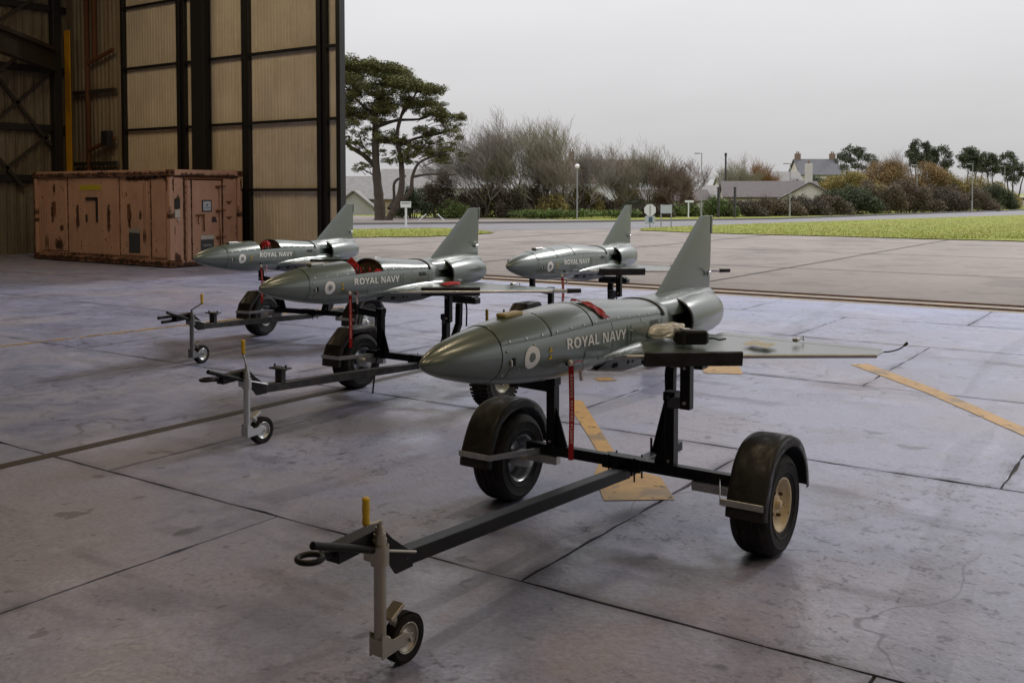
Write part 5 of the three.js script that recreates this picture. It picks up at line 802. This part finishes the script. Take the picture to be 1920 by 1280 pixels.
// ---------------------------------------------------------------- houses beyond the road
const render_ = (c) => new THREE.MeshStandardMaterial({ map: rep(tex(256, 256, (x, y, o) => { const v = NW(x, y, 256, 4, 5), k = 0.82 + 0.36 * v; for (let i = 0; i < 3; i++) o[i] = c[i] * k; return o; }), 0.3), roughness: 0.9 });
const slate = (c) => new THREE.MeshStandardMaterial({ map: rep(tex(256, 256, (x, y, o) => { const v = NW(x, y, 256, 16, 4), row = (y % 16) < 2 ? 0.75 : 1, k = (0.75 + 0.5 * v) * row; for (let i = 0; i < 3; i++) o[i] = c[i] * k; return o; }), 0.25), roughness: 0.85 });
const whiteWall = render_([0.58, 0.57, 0.56]), creamWall = render_([0.56, 0.52, 0.45]), greyWall = render_([0.34, 0.33, 0.31]), stoneWall = render_([0.36, 0.28, 0.19]);
const greySlate = slate([0.19, 0.175, 0.16]), brownTile = slate([0.085, 0.066, 0.060]), darkSlate = slate([0.10, 0.095, 0.10]), redTile = slate([0.15, 0.105, 0.085]);
const winFrame = mat([0.65, 0.64, 0.62], 0.5), glass = mat([0.02, 0.024, 0.028], 0.08), chimneyBrick = mat([0.18, 0.12, 0.09], 0.9);
function house(o) { // gabled; ridge along local u
  const [u, w] = site(o.x, o.z), h = thing('house', o.label, 'house', [u, o.base ?? -0.03, w], SY + (o.yaw ?? 0) * D2R, 'houses beyond the road'), a = o.len / 2, d = o.dep / 2, e = o.eave, R = o.ridge, ov = 0.25;
  part('wall', prism([[-d, 0], [d, 0], [d, e], [0, R - 0.08], [-d, e]], o.len, 'wh', [0, 0, 0]), o.wall, h);
  for (const s of [-1, 1]) { const sl = Math.atan2(R - e, d), Lr = Math.hypot(R - e, d) + ov; const g = boxUV(new THREE.BoxGeometry(o.len + 2 * ov, 0.12, Lr).toNonIndexed()); g.translate(0, 0.06, Lr / 2); g.rotateX(sl); if (s < 0) g.rotateY(Math.PI); g.translate(0, R, 0); part('roof', g, o.roof, h); }
  for (const [cu, ch, cw = 0.6] of o.chim ?? []) { const c = part('chimney', cbox(cw, ch, 0.6, cu, R - 0.5 + ch / 2, 0, 0.02), o.chimMat ?? chimneyBrick, h); part('chimney_pot', [rod([cu - 0.12, R - 0.5 + ch, 0], [cu - 0.12, R - 0.2 + ch, 0], 0.09), rod([cu + 0.14, R - 0.5 + ch, 0], [cu + 0.14, R - 0.2 + ch, 0], 0.09)], chimneyBrick, c); }
  for (const [wu, wh, ww, wt] of o.win ?? []) { const f = part('window', [cbox(ww + 0.12, 0.07, 0.08, wu, wh + wt / 2 + 0.035, -d - 0.03), cbox(ww + 0.2, 0.07, 0.14, wu, wh - wt / 2 - 0.035, -d - 0.05), cbox(0.06, wt, 0.08, wu - ww / 2 - 0.03, wh, -d - 0.03), cbox(0.06, wt, 0.08, wu + ww / 2 + 0.03, wh, -d - 0.03), cbox(0.05, wt, 0.06, wu, wh, -d - 0.02)], winFrame, h); part('pane', box(ww, wt, 0.02, wu, wh, -d - 0.012), glass, f); }
  if (o.gableWin) for (const s of [-1, 1]) part('gable_board', [bar([s * (a + 0.03), e - 0.05, -d - ov], [s * (a + 0.03), R + 0.02, 0], 0.05, 0.2), bar([s * (a + 0.03), e - 0.05, d + ov], [s * (a + 0.03), R + 0.02, 0], 0.05, 0.2)], winFrame, h);
  return h;
}
house({ x: -15.50, z: 92, len: 12, dep: 7, eave: 2.55, ridge: 4.5, base: -1.2, wall: stoneWall, roof: greySlate, win: [[2.5, 1.6, 1.2, 0.9], [-1, 1.6, 1.0, 0.9]], label: 'low stone house with wide grey roof left of the pine trunk' });
house({ x: -13.74, z: 88, yaw: 90, len: 3, dep: 3.4, eave: 1.8, ridge: 3.2, base: -1.2, wall: greyWall, roof: greySlate, label: 'small pale porch gable in front of the low stone house' });
house({ x: -12.05, z: 98, yaw: 90, len: 8, dep: 5.4, eave: 3.0, ridge: 4.4, base: -1.2, wall: greyWall, roof: darkSlate, gableWin: true, label: 'grey gabled house seen between the pine trunks' });
house({ x: -9.15, z: 118, len: 12, dep: 8, eave: 3.6, ridge: 5.8, base: -1.2, wall: greyWall, roof: greySlate, win: [[-2, 2.4, 1.2, 1], [2, 2.4, 1.2, 1]], label: 'grey roofed house behind the brown bush right of the pine' });
house({ x: 10.06, z: 112, len: 7.5, dep: 7, eave: 4.2, ridge: 6.6, base: -1.1, wall: whiteWall, roof: redTile, win: [[-2.2, 3.2, 0.9, 1.0], [0.6, 3.2, 0.9, 1.0], [-2.0, 1.5, 1.0, 1.1]], chim: [[-3.4, 1.5]], label: 'white two storey house with brown roof behind the bare trees' });
house({ x: 10.57, z: 104, yaw: 80, len: 5, dep: 5, eave: 2.9, ridge: 4.6, base: -1.1, wall: whiteWall, roof: greySlate, gableWin: true, label: 'white gabled extension in front of the white two storey house' });
house({ x: 14.94, z: 98, len: 8, dep: 5, eave: 1.9, ridge: 2.9, base: -0.8, wall: whiteWall, roof: brownTile, win: [[-2, 1.2, 1, 0.8], [2, 1.2, 1, 0.8]], label: 'low white building behind the road signs' });
house({ x: 21.66, z: 108, len: 6.5, dep: 6, eave: 2.4, ridge: 3.7, base: -1.1, wall: whiteWall, roof: greySlate, win: [[-1.9, 1.6, 1.3, 0.9], [0, 1.6, 1.1, 0.9], [1.9, 1.6, 1.1, 0.9]], label: 'white cottage just right of the tall lamp post' });
house({ x: 24.64, z: 96, yaw: -8, len: 8.6, dep: 8, eave: 2.55, ridge: 4.0, base: -1.1, wall: creamWall, roof: brownTile, win: [[-3, 1.6, 1.4, 1.0], [-0.6, 1.6, 1.2, 1.0], [2.2, 1.6, 1.6, 1.0]], label: 'long bungalow with low brown roof' });
house({ x: 27.80, z: 94, yaw: 78, len: 6, dep: 5.2, eave: 2.4, ridge: 3.85, base: -1.1, wall: creamWall, roof: brownTile, chim: [[-1.6, 2.3, 1.2]], chimMat: render_([0.5, 0.47, 0.42]), gableWin: true, label: 'gabled wing of the bungalow with a stout white stone chimney' });
house({ x: 45.48, z: 150, len: 6.0, dep: 6.5, eave: 4.6, ridge: 6.9, base: -0.03, wall: creamWall, roof: darkSlate, chim: [[-2.6, 1.4, 0.8], [2.6, 1.4, 0.8]], win: [[-1.4, 3.8, 0.9, 1.1], [1.4, 3.8, 0.9, 1.1]], label: 'cream house with a chimney at each end of its ridge' });
house({ x: 39.39, z: 145, len: 4, dep: 5, eave: 3.6, ridge: 4.9, base: -0.03, wall: creamWall, roof: greySlate, label: 'small cream house left of the house with two chimneys' });
house({ x: 34.89, z: 150, len: 8, dep: 6, eave: 2.6, ridge: 4.2, base: -0.03, wall: whiteWall, roof: greySlate, label: 'distant white house behind the bungalow roof' });
// ---------------------------------------------------------------- street furniture
const poleGrey = mat([0.28, 0.28, 0.27], 0.55, 0.3), poleDark = mat([0.03, 0.03, 0.03], 0.6), signWhite = mat([0.62, 0.63, 0.62], 0.5), signBack = mat([0.42, 0.45, 0.46], 0.5, 0.2);
for (const [x, z, H, label] of [[14.81, 78, 4.97, 'tall grey lamp post left of the white cottage'], [22.29, 80, 4.23, 'grey lamp post in front of the bungalow'], [38.56, 95, 4.52, 'lamp post in front of the orange thicket'], [44.30, 96, 4.65, 'lamp post second from the right edge'], [58.24, 118, 5.04, 'lamp post nearest the right edge']]) {
  const [u, w] = site(x, z), l = thing('street_lamp', label, 'lamp post', [u, -0.03, w], SY, 'lamp posts along the road');
  part('pole', [rod([0, 0, 0], [0, 1.1, 0], 0.075, 0.07, 12), rod([0, 1.1, 0], [0, H, 0], 0.05, 0.035, 12)], poleGrey, l);
  part('lantern', [bar([0.05, H, 0], [-0.45, H + 0.02, 0], 0.07, 0.05), cbox(0.42, 0.09, 0.16, -0.36, H + 0.01, 0, 0.03)], poleGrey, l);
}
{ const [u, w] = site(4.57, 70), l = thing('globe_lamp', 'slim lamp post with a small white globe in front of the bare trees', 'lamp post', [u, -0.03, w], SY); part('pole', rod([0, 0, 0], [0, 3.62, 0], 0.05, 0.04, 10), poleGrey, l); part('globe', new THREE.SphereGeometry(0.17, 20, 14).translate(0, 3.75, 0), mat([0.75, 0.72, 0.66], 0.4), l); }
{ const [u, w] = site(22.25, 104), l = thing('telegraph_pole', 'dark pole rising behind the white cottage roof', 'pole', [u, -0.03, w], SY); part('pole', rod([0, 0, 0], [0, 5.8, 0], 0.12, 0.09, 10), poleDark, l); part('cap', rod([0, 5.75, 0], [0, 6.05, 0], 0.15, 0.12, 10), poleDark, l); }
for (const [x, label] of [[15.94, 'dark post in front of the white cottage, left of the pair'], [17.21, 'dark post in front of the bungalow end, right of the pair']]) { const z = 77, [u, w] = site(x, z); single('dark_post', label, 'post', [cbox(0.16, 2.3, 0.16, u, 1.12, w, 0.02), cbox(0.2, 0.05, 0.2, u, 2.29, w, 0.01)], poleDark, 'dark posts by the bungalow'); }
{ const z = 53, [u, w] = site(7.34, z), s = thing('octagon_sign', 'octagonal road sign with a smaller square plate below it', 'road sign', [u, 0.0, w], SY);
  part('post', rod([0, 0, 0.03], [0, 1.24, 0.03], 0.03), poleGrey, s); part('plate', new THREE.CylinderGeometry(0.33, 0.33, 0.015, 8, 1).rotateY(Math.PI / 8).rotateX(Math.PI / 2).translate(0, 0.95, 0), signWhite, s); part('centre_strip', cbox(0.06, 0.5, 0.01, 0, 0.95, -0.014, 0.002), poleGrey, s);
  part('lower_plate', cbox(0.55, 0.42, 0.015, 0.0, 0.42, 0, 0.004), signBack, s); part('lower_mark', cbox(0.2, 0.28, 0.01, 0.03, 0.44, -0.013, 0.003), mat([0.06, 0.10, 0.16], 0.5), s); }
{ const z = 55, [u, w] = site(8.53, z), s = thing('sign_board', 'pale board on two posts right of the octagonal sign', 'sign board', [u, 0.0, w], SY); for (const x of [-0.3, 0.26]) part('post', rod([x, 0, 0.02], [x, 1.22, 0.02], 0.035), poleGrey, s); part('board', cbox(0.62, 0.46, 0.03, -0.02, 0.96, -0.03, 0.006), signBack, s); }
{ const z = 53, [u, w] = site(-5.64, z), s = thing('name_sign', 'white post with a small white name board on the left verge', 'sign', [u, 0.0, w], SY); part('post', cbox(0.11, 1.3, 0.09, 0, 0.65, 0, 0.01), signWhite, s); part('board', cbox(0.56, 0.32, 0.03, 0, 1.24, -0.07, 0.006), signWhite, s); part('lettering_line', [cbox(0.44, 0.05, 0.006, 0, 1.31, -0.088, 0.002)], mat([0.12, 0.12, 0.12], 0.6), s); }
{ const z = 75, [u, w] = site(13.28, z), s = thing('direction_sign', 'small white direction sign left of the tall lamp post', 'sign', [u, -0.03, w], SY); part('post', cbox(0.09, 1.3, 0.09, 0, 0.65, 0, 0.01), signWhite, s); part('board', cbox(0.66, 0.16, 0.03, 0.05, 1.25, -0.06, 0.006), signWhite, s); }
for (const [x, dx, label] of [[-6.22, 0.5, 'white leaning pole by the pine, left of the pair'], [-4.80, -0.45, 'white leaning pole by the pine, right of the pair']]) { const z = 68, [u, w] = site(x, z), [u2, w2] = site(x + dx, z + 0.1); single('white_pole', label, 'pole', rod([u - (u2 - u) / 2, -0.02, w], [u + (u2 - u) / 2, 0.42, w2], 0.035), signWhite, 'leaning white poles by the pine'); }
{ const z = 84, [u, w] = site(4.94, z), f = thing('board_fence', 'brown vertical board fence behind the low hedge', 'fence', [u, -0.03, w], SY), wd = [mat([0.14, 0.09, 0.055], 0.9), mat([0.11, 0.075, 0.05], 0.9), mat([0.17, 0.115, 0.07], 0.9)], r = rng(9); for (let i = 0; i < 34; i++) part('board', cbox(0.125, 1.05 + r() * 0.06, 0.02, -2.4 + i * 0.145, 0.55, r() * 0.01, 0.003), wd[Math.floor(r() * 3)], f); for (const h of [0.25, 0.85]) part('fence_rail', bar([-2.5, h, 0.04], [2.6, h, 0.04], 0.04, 0.08), wd[1], f); for (const x of [-2.4, 0, 2.4]) part('fence_post', cbox(0.1, 1.25, 0.1, x, 0.62, 0.1, 0.01), wd[0], f); }
{ // two parked cars far off at the right
  const carWhite = phys([0.4, 0.4, 0.41], 0.3, 0, { clearcoat: 1 }), carBlue = phys([0.25, 0.3, 0.36], 0.3, 0, { clearcoat: 1 });
  for (const [x0, z, m, label] of [[62.44, 122, carWhite, 'white parked car far off at the right edge'], [75.08, 150, carBlue, 'pale blue parked car behind the white car']]) {
    const [u, w] = site(x0, z), c = thing('parked_car', label, 'car', [u, -0.02, w], SY + 0.2, 'cars parked far off on the right');
    part('body', prism([[-2, 0.28], [2, 0.28], [2.05, 0.7], [1.2, 0.86], [-1.9, 0.9], [-2.05, 0.7]], 1.6, 'uh', [0, 0, 0], 0.06), m, c); part('cabin', prism([[-1.7, 0.88], [1.1, 0.86], [0.5, 1.4], [-1.3, 1.42]], 1.36, 'uh', [0, 0, 0], 0.06), m, c); part('side_window', [prism([[-1.5, 0.94], [0.85, 0.92], [0.42, 1.32], [-1.2, 1.34]], 1.52, 'uh', [0, 0, 0])], glass, c);
    for (const x of [-1.25, 1.3]) for (const y of [-0.75, 0.75]) { const wh = new THREE.Group(); wh.name = 'wheel'; wh.position.copy(V(x, 0.31, y)); c.add(wh); part('tyre', new THREE.TorusGeometry(0.24, 0.075, 8, 20), rubber, wh); part('rim', new THREE.CylinderGeometry(0.19, 0.19, 0.1, 14).rotateX(Math.PI / 2), silver, wh); }
    for (const y of [-0.55, 0.55]) part('headlight', cbox(0.06, 0.12, 0.3, 2.07, 0.66, y, 0.02), silver, c);
  }
}
scene.traverse((o) => { if (o.isMesh) o.castShadow = o.receiveShadow = true; });
renderer.render(scene, camera);
